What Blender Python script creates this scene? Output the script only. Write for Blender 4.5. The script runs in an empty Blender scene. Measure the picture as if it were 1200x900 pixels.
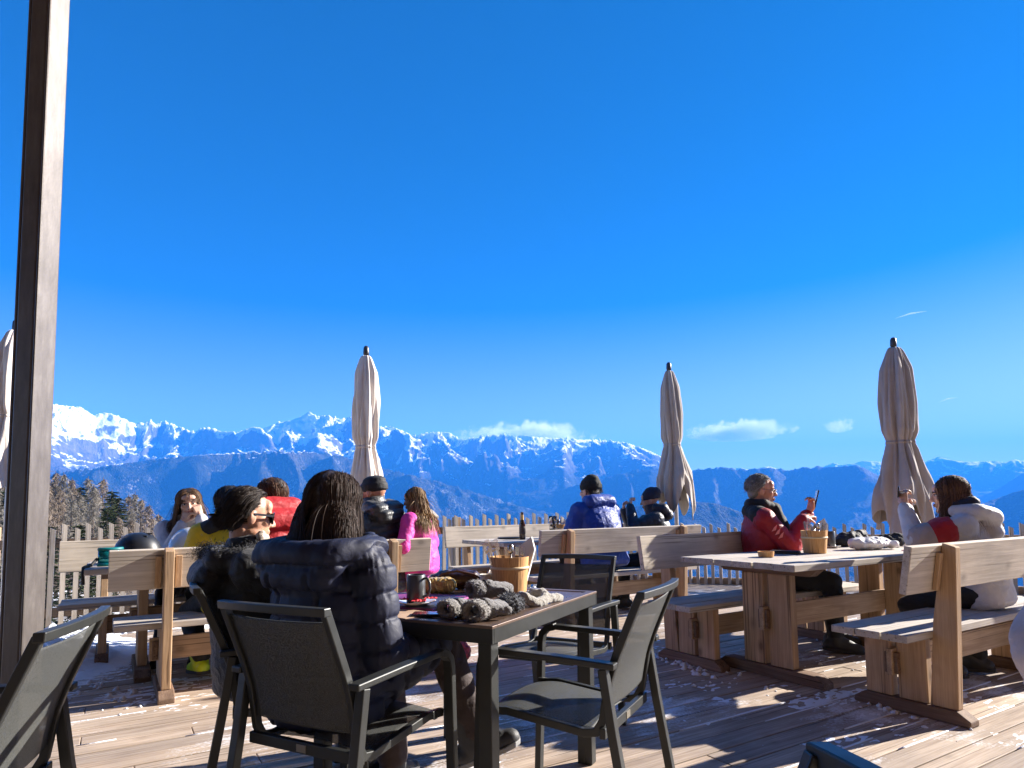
import bpy, bmesh, math, random
import numpy as np
from mathutils import Vector, Matrix

random.seed(7); RNG = np.random.default_rng(11)
SC = bpy.context.scene
COL = SC.collection
R = math.radians

# ------------------------------------------------------------------ tagging
def tag(o, label=None, cat=None, group=None, kind=None):
    if label: o['label'] = label
    if cat: o['category'] = cat
    if group: o['group'] = group
    if kind: o['kind'] = kind
    return o

def thing(name, label, cat, loc=(0, 0, 0), rotz=0.0, group=None):
    o = bpy.data.objects.new(name, None); COL.objects.link(o)
    o.empty_display_size = .1
    o.location = loc; o.rotation_euler = (0, 0, rotz)
    return tag(o, label, cat, group)

def dup(o, parent=None):
    c = o.copy(); COL.objects.link(c); c.parent = parent
    for ch in list(o.children): dup(ch, c)
    return c

# ------------------------------------------------------------------ mesh builder
def unit(v):
    v = np.asarray(v, float); n = np.linalg.norm(v); return v / n if n > 1e-9 else v

def frame(d, up=(0, 0, 1)):
    d = unit(d); u = np.asarray(up, float)
    if abs(np.dot(d, unit(u))) > .98: u = np.array([0, 1., 0]) if abs(d[1]) < .9 else np.array([1., 0, 0])
    s = unit(np.cross(d, u)); return d, s, np.cross(s, d)

class MB:
    def __init__(s): s.v = []; s.f = []; s.m = []; s.n = 0; s.cur = 0
    def add(s, V, F):
        V = np.asarray(V, float).reshape(-1, 3); b = s.n
        s.v.append(V); s.n += len(V)
        for f in F: s.f.append(tuple(int(i) + b for i in f)); s.m.append(s.cur)
        return s
    def box(s, lo, hi, M=None):
        x0, y0, z0 = lo; x1, y1, z1 = hi
        V = np.array([(x0,y0,z0),(x1,y0,z0),(x1,y1,z0),(x0,y1,z0),(x0,y0,z1),(x1,y0,z1),(x1,y1,z1),(x0,y1,z1)], float)
        if M is not None: V = np.array([tuple(M @ Vector(p)) for p in V])
        return s.add(V, [(0,3,2,1),(4,5,6,7),(0,1,5,4),(1,2,6,5),(2,3,7,6),(3,0,4,7)])
    def bar(s, p, q, w, h, up=(0, 0, 1)):
        p = np.asarray(p, float); q = np.asarray(q, float); d, a, b = frame(q - p, up)
        V = []
        for c in (p, q):
            for i, j in ((-1,-1),(1,-1),(1,1),(-1,1)): V.append(c + a*i*w/2 + b*j*h/2)
        return s.add(V, [(0,1,2,3),(7,6,5,4),(0,4,5,1),(1,5,6,2),(2,6,7,3),(3,7,4,0)])
    def prism(s, poly, ext):           # closed polygon (3d pts) extruded by ext
        P = np.asarray(poly, float); n = len(P); e = np.asarray(ext, float)
        F = [tuple(range(n))[::-1], tuple(range(n, 2*n))]
        for i in range(n): j = (i+1) % n; F.append((i, j, n+j, n+i))
        return s.add(np.vstack([P, P+e]), F)
    def rings(s, RG, cap=True, close=False):
        k = len(RG[0]); F = []; m = len(RG)
        for i in range(m if close else m-1):
            a = i*k; b = ((i+1) % m)*k
            for j in range(k): j2 = (j+1) % k; F.append((a+j, a+j2, b+j2, b+j))
        if cap and not close: F.append(tuple(range(k))[::-1]); F.append(tuple(range((m-1)*k, m*k)))
        return s.add(np.vstack(RG), F)
    def tube(s, pts, r, n=8, cap=True, up=(0, 0, 1)):
        P = np.asarray(pts, float); m = len(P); rr = np.broadcast_to(np.asarray(r, float), (m,)); RG = []
        ang = np.linspace(0, 2*math.pi, n, endpoint=False)
        pa = None
        for i in range(m):
            d = P[min(i+1, m-1)] - P[max(i-1, 0)]
            d, a, b = frame(d, up if pa is None else pa)
            pa = b
            RG.append(P[i] + rr[i]*(np.outer(np.cos(ang), a) + np.outer(np.sin(ang), b)))
        return s.rings(RG, cap)
    def sweep(s, pts, w, t):           # flat bar in a y-z plane, width w along x, thickness t in plane
        P = np.asarray(pts, float); m = len(P); RG = []
        for i in range(m):
            d0 = unit(P[i]-P[i-1]) if i else None; d1 = unit(P[i+1]-P[i]) if i < m-1 else None
            d0 = d1 if d0 is None else d0; d1 = d0 if d1 is None else d1
            d = unit(d0+d1); nrm = np.array([0, -d[2], d[1]]); k = t/2/max(.5, math.sqrt((1+np.dot(d0, d1))/2))
            x = np.array([w/2, 0, 0])
            RG.append(np.array([P[i]-x-nrm*k, P[i]+x-nrm*k, P[i]+x+nrm*k, P[i]-x+nrm*k]))
        return s.rings(RG)
    def lathe(s, prof, n=24, c=(0, 0, 0), cap=True, axis=None):
        ang = np.linspace(0, 2*math.pi, n, endpoint=False); c = np.asarray(c, float)
        if axis is None: a, b, d = np.eye(3)
        else: d, a, b = frame(axis)
        return s.rings([c + r*(np.outer(np.cos(ang), a)+np.outer(np.sin(ang), b)) + d*z for r, z in prof], cap)
    def ell(s, c, r, M=None, n=14):
        c = np.asarray(c, float); r = np.broadcast_to(np.asarray(r, float), (3,)); M = np.eye(3) if M is None else M
        m = max(5, n*2//3); V = []; F = []
        for i in range(1, m):
            th = math.pi*i/m
            for j in range(n):
                ph = 2*math.pi*j/n; V.append((math.sin(th)*math.cos(ph), math.sin(th)*math.sin(ph), math.cos(th)))
        V += [(0, 0, 1), (0, 0, -1)]; V = c + (np.array(V)*r) @ np.asarray(M).T
        T, B = len(V)-2, len(V)-1
        for j in range(n):
            j2 = (j+1) % n; F.append((T, j, j2)); F.append((B, (m-2)*n+j2, (m-2)*n+j))
            for i in range(m-2): F.append((i*n+j, (i+1)*n+j, (i+1)*n+j2, i*n+j2))
        return s.add(V, F)
    def cap(s, p, q, r0, r1=None, n=12):
        r1 = r0 if r1 is None else r1
        p = np.asarray(p, float); q = np.asarray(q, float); d, a, b = frame(q-p if np.linalg.norm(q-p) > 1e-6 else (0, 0, 1))
        ang = np.linspace(0, 2*math.pi, n, endpoint=False); cir = np.outer(np.cos(ang), a)+np.outer(np.sin(ang), b); RG = []
        for t in (85, 60, 30, 0): RG.append(p - d*r0*math.sin(R(t)) + cir*r0*math.cos(R(t)))
        for t in (0, 30, 60, 85): RG.append(q + d*r1*math.sin(R(t)) + cir*r1*math.cos(R(t)))
        return s.rings(RG)
    def loft(s, secs, n=22):           # secs: (center, ax, ay) elliptical sections
        ang = np.linspace(0, 2*math.pi, n, endpoint=False)
        return s.rings([np.asarray(c, float)+np.outer(np.cos(ang), ax)+np.outer(np.sin(ang), ay) for c, ax, ay in secs])
    def grid(s, P):                    # P: (r, c, 3)
        r, c, _ = P.shape
        return s.add(P.reshape(-1, 3), [(i*c+j, i*c+j+1, (i+1)*c+j+1, (i+1)*c+j) for i in range(r-1) for j in range(c-1)])
    def mesh(s, name):
        me = bpy.data.meshes.new(name); me.from_pydata(np.vstack(s.v).tolist(), [], s.f)
        if any(s.m): me.polygons.foreach_set('material_index', s.m)
        me.update(); return me
    def build(s, name, mats, parent=None, bevel=0, smooth=False, solid=0, fixn=True):
        me = s.mesh(name)
        if fixn:
            bm = bmesh.new(); bm.from_mesh(me); bmesh.ops.recalc_face_normals(bm, faces=bm.faces); bm.to_mesh(me); bm.free()
        return link(name, me, mats, parent, bevel, smooth, solid)

def link(name, me, mats, parent=None, bevel=0, smooth=False, solid=0):
    o = bpy.data.objects.new(name, me); COL.objects.link(o)
    for m in (mats if isinstance(mats, (list, tuple)) else [mats]): me.materials.append(m)
    if parent is not None: o.parent = parent
    if smooth: me.polygons.foreach_set('use_smooth', [True]*len(me.polygons)); me.update()
    if solid: md = o.modifiers.new('thickness', 'SOLIDIFY'); md.thickness = solid; md.offset = 0
    if bevel:
        md = o.modifiers.new('bevel', 'BEVEL'); md.width = bevel; md.segments = 2; md.limit_method = 'ANGLE'; md.angle_limit = R(35)
    return o

def np_mesh(name, V, F):
    me = bpy.data.meshes.new(name); V = np.asarray(V, np.float32); F = np.asarray(F, np.int32)
    k = F.shape[1]
    me.vertices.add(len(V)); me.vertices.foreach_set('co', V.ravel())
    me.loops.add(F.size); me.loops.foreach_set('vertex_index', F.ravel())
    me.polygons.add(len(F)); me.polygons.foreach_set('loop_start', np.arange(0, F.size, k, dtype=np.int32))
    try: me.polygons.foreach_set('loop_total', np.full(len(F), k, dtype=np.int32))
    except Exception: pass
    me.update(calc_edges=True); me.validate(); return me

def remesh(name, mb, vox, mats, parent=None, smooth=3, fn=None):
    """union of the closed shapes in mb as ONE continuous surface, then an optional displacement"""
    me = mb.mesh('tmp'); bm = bmesh.new(); bm.from_mesh(me); bmesh.ops.recalc_face_normals(bm, faces=bm.faces); bm.to_mesh(me); bm.free()
    t = bpy.data.objects.new('tmp', me); COL.objects.link(t)
    md = t.modifiers.new('r', 'REMESH'); md.mode = 'VOXEL'; md.voxel_size = vox; md.adaptivity = 0
    if smooth: sm = t.modifiers.new('s', 'SMOOTH'); sm.factor = .5; sm.iterations = smooth
    dg = bpy.context.evaluated_depsgraph_get(); dg.update()
    out = bpy.data.meshes.new_from_object(t.evaluated_get(dg)); out.name = name
    bpy.data.objects.remove(t); bpy.data.meshes.remove(me)
    if fn is not None:
        n = len(out.vertices); V = np.empty(n*3, np.float32); N = np.empty(n*3, np.float32)
        out.vertices.foreach_get('co', V); out.vertices.foreach_get('normal', N)
        V2 = fn(V.reshape(-1, 3).astype(float), N.reshape(-1, 3).astype(float))
        out.vertices.foreach_set('co', V2.astype(np.float32).ravel()); out.update()
    out.materials.clear()
    return link(name, out, mats, parent, smooth=True)

# ------------------------------------------------------------------ numpy noise
_PERM = np.random.default_rng(3).permutation(256); _PERM = np.concatenate([_PERM]*3)
_GR = unit(np.random.default_rng(5).normal(size=3)); _G = np.random.default_rng(5).normal(size=(256, 3)); _G /= np.linalg.norm(_G, axis=1, keepdims=True)
def perlin(P):
    P = np.asarray(P, float); I = np.floor(P).astype(int); f = P-I; I &= 255; u = f*f*f*(f*(f*6-15)+10); out = 0
    for dx in (0, 1):
        for dy in (0, 1):
            for dz in (0, 1):
                h = _PERM[_PERM[_PERM[I[..., 0]+dx]+I[..., 1]+dy]+I[..., 2]+dz] & 255
                g = (_G[h]*(f-[dx, dy, dz])).sum(-1)
                out = out + g*(u[..., 0] if dx else 1-u[..., 0])*(u[..., 1] if dy else 1-u[..., 1])*(u[..., 2] if dz else 1-u[..., 2])
    return out*1.6
def fbm(P, o=4, lac=2.1, gain=.5):
    P = np.asarray(P, float); a = 1; s = 0
    for i in range(o): s = s + a*perlin(P+i*17.3); P = P*lac; a *= gain
    return s
def ridged(P, o=4, lac=2.1, gain=.5):
    P = np.asarray(P, float); a = 1; s = 0; w = 1
    for i in range(o):
        n = (1-np.abs(perlin(P+i*9.7)))**2; s = s+a*n*w; w = np.clip(n*1.3, 0, 1); P = P*lac; a *= gain
    return s

# ------------------------------------------------------------------ materials
def new_mat(name):
    m = bpy.data.materials.new(name); m.use_nodes = True; nt = m.node_tree
    return m, nt, nt.nodes['Principled BSDF']
def nd(nt, t, **k):
    n = nt.nodes.new(t)
    for a, b in k.items():
        if a.startswith('i_'):
            kk = a[2:]; n.inputs[int(kk) if kk.isdigit() else kk.replace('_', ' ')].default_value = b
        else: setattr(n, a, b)
    return n
def ramp(nt, stops, fac=None):
    r = nt.nodes.new('ShaderNodeValToRGB'); e = r.color_ramp.elements
    while len(e) < len(stops): e.new(.5)
    for i, (p, c) in enumerate(stops): e[i].position = p; e[i].color = (*c, 1) if len(c) == 3 else c
    if fac is not None: nt.links.new(fac, r.inputs[0])
    return r
def mixc(nt, a, b, f, mode='MIX'):
    m = nt.nodes.new('ShaderNodeMix'); m.data_type = 'RGBA'; m.blend_type = mode
    for s, x in ((6, a), (7, b)):
        if isinstance(x, (tuple, list)): m.inputs[s].default_value = (*x, 1)
        else: nt.links.new(x, m.inputs[s])
    if isinstance(f, (int, float)): m.inputs[0].default_value = f
    else: nt.links.new(f, m.inputs[0])
    return m.outputs[2]
def math_(nt, op, a, b=None, clamp=False):
    m = nt.nodes.new('ShaderNodeMath'); m.operation = op; m.use_clamp = clamp
    for i, x in enumerate((a, b)):
        if x is None: continue
        if isinstance(x, (int, float)): m.inputs[i].default_value = x
        else: nt.links.new(x, m.inputs[i])
    return m.outputs[0]
def bump(nt, b, h, strength=.3, dist=.01):
    n = nd(nt, 'ShaderNodeBump'); n.inputs['Strength'].default_value = strength; n.inputs['Distance'].default_value = dist
    nt.links.new(h, n.inputs['Height']); nt.links.new(n.outputs[0], b.inputs['Normal'])
def noise(nt, vec, scale, detail=4, rough=.55, dist=0.):
    n = nd(nt, 'ShaderNodeTexNoise'); n.inputs['Scale'].default_value = scale; n.inputs['Detail'].default_value = detail
    n.inputs['Roughness'].default_value = rough; n.inputs['Distortion'].default_value = dist
    if vec is not None: nt.links.new(vec, n.inputs['Vector'])
    return n.outputs[0]

_MC = {}
def simple(name, col, rough=.6, metal=0., var=.18, vs=9., bs=0., bscale=60., bdist=.004, sheen=0., spec=.5, coat=0., alpha=None, trans=0.):
    if name in _MC: return _MC[name]
    m, nt, b = new_mat(name); tc = nd(nt, 'ShaderNodeTexCoord').outputs['Object']
    n1 = noise(nt, tc, vs, 5)
    lo = tuple(c*(1-var) for c in col); hi = tuple(min(1, c*(1+var)) for c in col)
    r = ramp(nt, [(.3, lo), (.7, hi)], n1); nt.links.new(r.outputs[0], b.inputs['Base Color'])
    rr = nd(nt, 'ShaderNodeMapRange'); rr.inputs[3].default_value = max(.02, rough-.1); rr.inputs[4].default_value = min(1, rough+.1)
    nt.links.new(noise(nt, tc, vs*2.7, 3), rr.inputs[0]); nt.links.new(rr.outputs[0], b.inputs['Roughness'])
    b.inputs['Metallic'].default_value = metal; b.inputs['Specular IOR Level'].default_value = spec
    if sheen: b.inputs['Sheen Weight'].default_value = sheen; b.inputs['Sheen Roughness'].default_value = .5
    if coat: b.inputs['Coat Weight'].default_value = coat; b.inputs['Coat Roughness'].default_value = .15
    if trans: b.inputs['Transmission Weight'].default_value = trans
    if bs: bump(nt, b, noise(nt, tc, bscale, 6, .6), bs, bdist)
    if alpha is not None: b.inputs['Alpha'].default_value = alpha
    _MC[name] = m; return m

def wood(name, dark, light, axis=0, knots=1., grey=0., rough=.78, frost=0., gs=1.):
    if name in _MC: return _MC[name]
    m, nt, b = new_mat(name); L = nt.links
    tc = nd(nt, 'ShaderNodeTexCoord').outputs['Object']; isl = nd(nt, 'ShaderNodeNewGeometry').outputs['Random Per Island']
    off = nd(nt, 'ShaderNodeCombineXYZ'); L.new(math_(nt, 'MULTIPLY', isl, 37.), off.inputs[0]); L.new(math_(nt, 'MULTIPLY', isl, 91.), off.inputs[1]); L.new(math_(nt, 'MULTIPLY', isl, 53.), off.inputs[2])
    ad = nd(nt, 'ShaderNodeVectorMath', operation='ADD'); L.new(tc, ad.inputs[0]); L.new(off.outputs[0], ad.inputs[1])
    def st(k, l):
        mp = nd(nt, 'ShaderNodeMapping'); s = [k, k, k]; s[axis] = l; mp.inputs['Scale'].default_value = s
        L.new(ad.outputs[0], mp.inputs['Vector']); return mp.outputs[0]
    grain = noise(nt, st(26*gs, 1.6*gs), 1., 5, .6, .6); fine = noise(nt, st(150*gs, 4*gs), 1., 3, .6); blot = noise(nt, ad.outputs[0], 2.3, 4)
    g = math_(nt, 'ADD', math_(nt, 'MULTIPLY', grain, .62), math_(nt, 'MULTIPLY', fine, .38))
    c = ramp(nt, [(.33, dark), (.52, tuple((a+bb)/2 for a, bb in zip(dark, light))), (.68, light)], g).outputs[0]
    c = mixc(nt, c, ramp(nt, [(.3, (.72, .72, .72)), (.7, (1.12, 1.1, 1.06))], blot).outputs[0], .8, 'MULTIPLY')
    c = mixc(nt, c, ramp(nt, [(0, (.74, .74, .76)), (1, (1.16, 1.13, 1.08))], isl).outputs[0], .75, 'MULTIPLY')
    if knots:
        v = nd(nt, 'ShaderNodeTexVoronoi'); v.inputs['Scale'].default_value = 1.; L.new(st(6.5, 4.2), v.inputs['Vector'])
        k = ramp(nt, [(.07, (1, 1, 1)), (.13, (.45, .45, .45)), (.24, (0, 0, 0))], v.outputs['Distance']).outputs[0]
        c = mixc(nt, c, tuple(x*.32 for x in dark), math_(nt, 'MULTIPLY', k, .8*knots))
    # dark check lines along the grain
    cr = noise(nt, st(70*gs, .9*gs), 1., 2, .5, .3)
    c = mixc(nt, c, tuple(x*.4 for x in dark), ramp(nt, [(.62, (0, 0, 0)), (.68, (.85, .85, .85))], cr).outputs[0])
    if frost:
        fz = noise(nt, tc, 1.15, 3, .6); ff = noise(nt, st(9, 2.4), 1., 8, .72, .5); fm = noise(nt, tc, 60., 4, .7)
        s = math_(nt, 'ADD', math_(nt, 'MULTIPLY', fz, .55), math_(nt, 'ADD', math_(nt, 'MULTIPLY', ff, .33), math_(nt, 'MULTIPLY', fm, .2)))
        fr = ramp(nt, [(.655-frost, (0, 0, 0)), (.72-frost, (.75, .75, .75)), (.8-frost, (.95, .95, .95))], s).outputs[0]
        c = mixc(nt, c, (.8, .82, .86), fr)
    L.new(c, b.inputs['Base Color']); b.inputs['Roughness'].default_value = rough; b.inputs['Specular IOR Level'].default_value = .3
    bump(nt, b, math_(nt, 'ADD', g, math_(nt, 'MULTIPLY', cr, -.3)), .45, .004)
    _MC[name] = m; return m

def cloth(name, col, rough=.6, weave=900., wrinkle=.35, wscale=14., sheen=.05, spec=.4, var=.14):
    if name in _MC: return _MC[name]
    m, nt, b = new_mat(name); L = nt.links; tc = nd(nt, 'ShaderNodeTexCoord').outputs['Object']
    r = ramp(nt, [(.3, tuple(c*(1-var) for c in col)), (.7, tuple(min(1, c*(1+var)) for c in col))], noise(nt, tc, 8., 5))
    L.new(r.outputs[0], b.inputs['Base Color']); b.inputs['Roughness'].default_value = rough
    b.inputs['Sheen Weight'].default_value = sheen; b.inputs['Specular IOR Level'].default_value = spec
    h = math_(nt, 'ADD', noise(nt, tc, wscale, 5, .55, .8), math_(nt, 'MULTIPLY', noise(nt, tc, weave, 2), .06))
    bump(nt, b, h, wrinkle, .03)
    _MC[name] = m; return m

UV_ANG = R(31.5); UU = np.array([math.cos(UV_ANG), math.sin(UV_ANG)]); VV = np.array([-math.sin(UV_ANG), math.cos(UV_ANG)]); A0 = np.array([1.62, 3.77])
def gp(u, v, z=0.):
    p = A0+UU*u+VV*v; return np.array([p[0], p[1], z])
# ------------------------------------------------------------------ camera, light, sky
F_, T_, RO = 760., R(4.48), R(.8)
EYE = np.array([0, 0, 1.12])
cd = bpy.data.cameras.new('camera'); cam = bpy.data.objects.new('camera', cd); COL.objects.link(cam); SC.camera = cam
cd.sensor_width = 36; cd.lens = F_/1200*36; cd.shift_y = 84.5/1200; cd.clip_start = .05; cd.clip_end = 200000
fw = np.array([0, math.cos(T_), math.sin(T_)]); up0 = np.array([0, -math.sin(T_), math.cos(T_)]); r0 = np.array([1., 0, 0])
rt = r0*math.cos(RO)-up0*math.sin(RO); upv = r0*math.sin(RO)+up0*math.cos(RO)
cam.matrix_world = Matrix(((rt[0], upv[0], -fw[0], EYE[0]), (rt[1], upv[1], -fw[1], EYE[1]), (rt[2], upv[2], -fw[2], EYE[2]), (0, 0, 0, 1)))

SUN_AZ, SUN_EL = 22.5, 24.           # degrees beyond the +x axis, elevation
sdir = np.array([math.cos(R(SUN_EL))*math.cos(R(SUN_AZ)), math.cos(R(SUN_EL))*math.sin(R(SUN_AZ)), math.sin(R(SUN_EL))])
sl = bpy.data.lights.new('sun', 'SUN'); so = bpy.data.objects.new('sun', sl); COL.objects.link(so)
sl.energy = 5.; sl.angle = R(.5); sl.color = (1., .93, .84)
so.rotation_euler = Vector(sdir).to_track_quat('Z', 'Y').to_euler(); so.location = (20, 8, 20)

w = bpy.data.worlds.new('World'); SC.world = w; w.use_nodes = True; nt = w.node_tree; bg = nt.nodes['Background']
sky = nt.nodes.new('ShaderNodeTexSky'); sky.sky_type = 'NISHITA'; sky.sun_disc = False
sky.sun_elevation = R(SUN_EL); sky.sun_rotation = R(90-SUN_AZ); sky.altitude = 2500; sky.air_density = .72; sky.dust_density = .6; sky.ozone_density = 1.6
hs = nt.nodes.new('ShaderNodeHueSaturation'); hs.inputs['Saturation'].default_value = 1.62; hs.inputs['Value'].default_value = .92; hs.inputs['Hue'].default_value = .5
tcw = nt.nodes.new('ShaderNodeTexCoord'); sxyz = nt.nodes.new('ShaderNodeSeparateXYZ'); nt.links.new(tcw.outputs['Generated'], sxyz.inputs[0])
mr = nt.nodes.new('ShaderNodeMapRange'); mr.interpolation_type = 'SMOOTHSTEP'; mr.inputs[1].default_value = .0; mr.inputs[2].default_value = .42; mr.inputs[3].default_value = .62; mr.inputs[4].default_value = 1.66
nt.links.new(sxyz.outputs[2], mr.inputs[0]); nt.links.new(mr.outputs[0], hs.inputs['Saturation'])
nt.links.new(sky.outputs[0], hs.inputs['Color']); nt.links.new(hs.outputs[0], bg.inputs[0]); bg.inputs[1].default_value = .05
SC.view_settings.view_transform = 'Standard'; SC.view_settings.look = 'None'; SC.view_settings.exposure = 2.0; SC.view_settings.gamma = 1
SC.render.engine = 'CYCLES'
try:
    SC.cycles.use_denoising = True; SC.cycles.denoiser = 'OPENIMAGEDENOISE'
except Exception: pass
SC.cycles.max_bounces = 8; SC.cycles.transparent_max_bounces = 16; SC.cycles.volume_bounces = 10; SC.cycles.caustics_reflective = False; SC.cycles.caustics_refractive = False

# haze
HZ = 6.0e-5
m, nt, b = new_mat('mountain_air'); nt.nodes.remove(b); pv = nt.nodes.new('ShaderNodeVolumePrincipled')
pv.inputs['Color'].default_value = (.045, .33, 1., 1); pv.inputs['Density'].default_value = HZ; pv.inputs['Anisotropy'].default_value = 0
nt.links.new(pv.outputs[0], nt.nodes['Material Output'].inputs['Volume'])
mb = MB(); mb.box((-22000, -2500, -3000), (22000, 27000, 2500)); o = mb.build('haze', m); tag(o, kind='stuff')

# ------------------------------------------------------------------ mountains
def mountain_mat(name, snow0, snow1, rock_amount=.5, patch=.5, glade=.5):
    m, nt, b = new_mat(name); L = nt.links
    g = nd(nt, 'ShaderNodeNewGeometry'); sp = nd(nt, 'ShaderNodeSeparateXYZ'); L.new(g.outputs['Position'], sp.inputs[0]); sn = nd(nt, 'ShaderNodeSeparateXYZ'); L.new(g.outputs['Normal'], sn.inputs[0])
    pos = g.outputs['Position']
    def st(s):
        mp = nd(nt, 'ShaderNodeMapping'); mp.inputs['Scale'].default_value = s; L.new(pos, mp.inputs['Vector']); return mp.outputs[0]
    big = noise(nt, st((.0006, .0006, .0006)), 1., 5, .6); mid = noise(nt, st((.004, .004, .0016)), 1., 7, .68, .6); fin = noise(nt, st((.02, .02, .011)), 1., 5, .75)
    alt = nd(nt, 'ShaderNodeMapRange'); L.new(sp.outputs[2], alt.inputs[0]); alt.inputs[1].default_value = snow0; alt.inputs[2].default_value = snow1; alt.clamp = False
    s = math_(nt, 'ADD', alt.outputs[0], math_(nt, 'MULTIPLY', math_(nt, 'SUBTRACT', big, .5), 1.6))
    s = math_(nt, 'ADD', s, math_(nt, 'MULTIPLY', math_(nt, 'SUBTRACT', mid, .5), 2.6*patch))
    s = math_(nt, 'ADD', s, math_(nt, 'MULTIPLY', math_(nt, 'SUBTRACT', fin, .5), .5*patch))
    s = math_(nt, 'ADD', s, math_(nt, 'MULTIPLY', math_(nt, 'SUBTRACT', sn.outputs[2], .72), 1.7))
    sm = ramp(nt, [(.42, (0, 0, 0)), (.58, (1, 1, 1))], s).outputs[0]
    forest = ramp(nt, [(.35, (.008, .015, .016)), (.6, (.02, .027, .024)), (.78, (.05, .045, .036))], math_(nt, 'ADD', math_(nt, 'MULTIPLY', fin, .5), math_(nt, 'MULTIPLY', mid, .5))).outputs[0]
    vt = nd(nt, 'ShaderNodeTexVoronoi'); vt.inputs['Scale'].default_value = 1.; L.new(st((.055, .055, .04)), vt.inputs['Vector'])
    lar = ramp(nt, [(.52, (0, 0, 0)), (.62, (1, 1, 1))], math_(nt, 'ADD', math_(nt, 'MULTIPLY', noise(nt, st((.0016, .0016, .0012)), 1., 6, .65), .75), math_(nt, 'MULTIPLY', vt.outputs['Color'], .25))).outputs[0]
    forest = mixc(nt, forest, ramp(nt, [(.2, (.05, .04, .03)), (.8, (.21, .165, .12))], vt.outputs['Color']).outputs[0], math_(nt, 'MULTIPLY', lar, .34))
    gl_ = ramp(nt, [(.60, (0, 0, 0)), (.66, (1, 1, 1))], math_(nt, 'ADD', math_(nt, 'MULTIPLY', noise(nt, st((.0034, .0034, .0022)), 1., 5, .6), .8), math_(nt, 'MULTIPLY', vt.outputs['Color'], .2))).outputs[0]
    forest = mixc(nt, forest, (.62, .64, .68), math_(nt, 'MULTIPLY', gl_, glade))
    rock = ramp(nt, [(.3, (.07, .065, .07)), (.7, (.24, .2, .18))], fin).outputs[0]
    rk = ramp(nt, [(-.0, (0, 0, 0)), (.55, (1, 1, 1))], math_(nt, 'ADD', alt.outputs[0], math_(nt, 'MULTIPLY', math_(nt, 'SUBTRACT', mid, .4), 1.)))
    base = mixc(nt, forest, rock, math_(nt, 'MULTIPLY', rk.outputs[0], rock_amount))  # bare rock mixed over the forest by altitude
    c = mixc(nt, base, (.86, .88, .92), sm); L.new(c, b.inputs['Base Color']); b.inputs['Roughness'].default_value = .85; b.inputs['Specular IOR Level'].default_value = .15
    bump(nt, b, math_(nt, 'ADD', math_(nt, 'MULTIPLY', mid, 60.), math_(nt, 'ADD', math_(nt, 'MULTIPLY', fin, 14.), math_(nt, 'MULTIPLY', vt.outputs['Distance'], -9.))), .9, 1.)
    return m

def ridge(name, D, prof, m, seed, wf=.36, wb=.22, floor=-700., rough=.62, wl=5200., gain=.52, cols=760, rows=210, sm=.9, octv=8, warp=700.):
    """a real height field of branching ridges; each bearing is scaled so that its highest point stands where the skyline stands"""
    a = np.array([p[0] for p in prof]); h = np.array([p[1] for p in prof], float)/D
    az = np.linspace(a[0], a[-1], cols); tgt = np.interp(az, a, h)
    r = np.linspace(D*(1-wf), D*(1+wb), rows); RR, AZ = np.meshgrid(r, az, indexing='ij'); X = RR*np.sin(np.radians(AZ)); Y = RR*np.cos(np.radians(AZ))
    O = X*0+seed*7.3; w1 = fbm(np.stack([X/(wl*.7), Y/(wl*.7), O+40], -1), 3); w2 = fbm(np.stack([X/(wl*.7), Y/(wl*.7), O+80], -1), 3)
    n = ridged(np.stack([(X+warp*w1)/wl, (Y+warp*w2)/wl, O], -1), octv, 2.07, gain)/1.75
    t = (RR-D*(1-wf))/(D*wf); env = np.where(t < 1, np.clip(t, 0, 1)**1.1, 1-.75*np.clip((RR-D)/(D*wb), 0, 1)**1.3)
    kw = int(3.2/(az[1]-az[0]))*2+1; g = np.exp(-np.linspace(-2.2, 2.2, kw)**2); g /= g.sum(); tsm = np.convolve(np.pad(tgt, kw//2, 'edge'), g, 'valid')
    top = np.interp(AZ, az, tsm)*D-floor
    H = env*top*((1-rough)+rough*n*1.25)
    for width in (sm*1.6, sm, sm*.5):
        e = ((floor+H)/RR).max(0); jx = ((floor+H)/RR).argmax(0); rj = r[jx]; need = (tgt*rj-floor)/np.maximum(e*rj-floor, 1.)
        kw = max(3, int(width/(az[1]-az[0]))*2+1); g = np.exp(-np.linspace(-2, 2, kw)**2); g /= g.sum()
        need = np.convolve(np.pad(np.clip(need, .4, 2.5), kw//2, 'edge'), g, 'valid'); H = H*need[None, :]
    Z = floor+H; rr_, c = X.shape; I = np.arange(rr_*c).reshape(rr_, c); Fc = np.stack([I[:-1, :-1], I[:-1, 1:], I[1:, 1:], I[1:, :-1]], -1).reshape(-1, 4)
    o = link(name, np_mesh(name, np.stack([X, Y, Z], -1).reshape(-1, 3), Fc), m, smooth=True); return tag(o, kind='structure')

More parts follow.
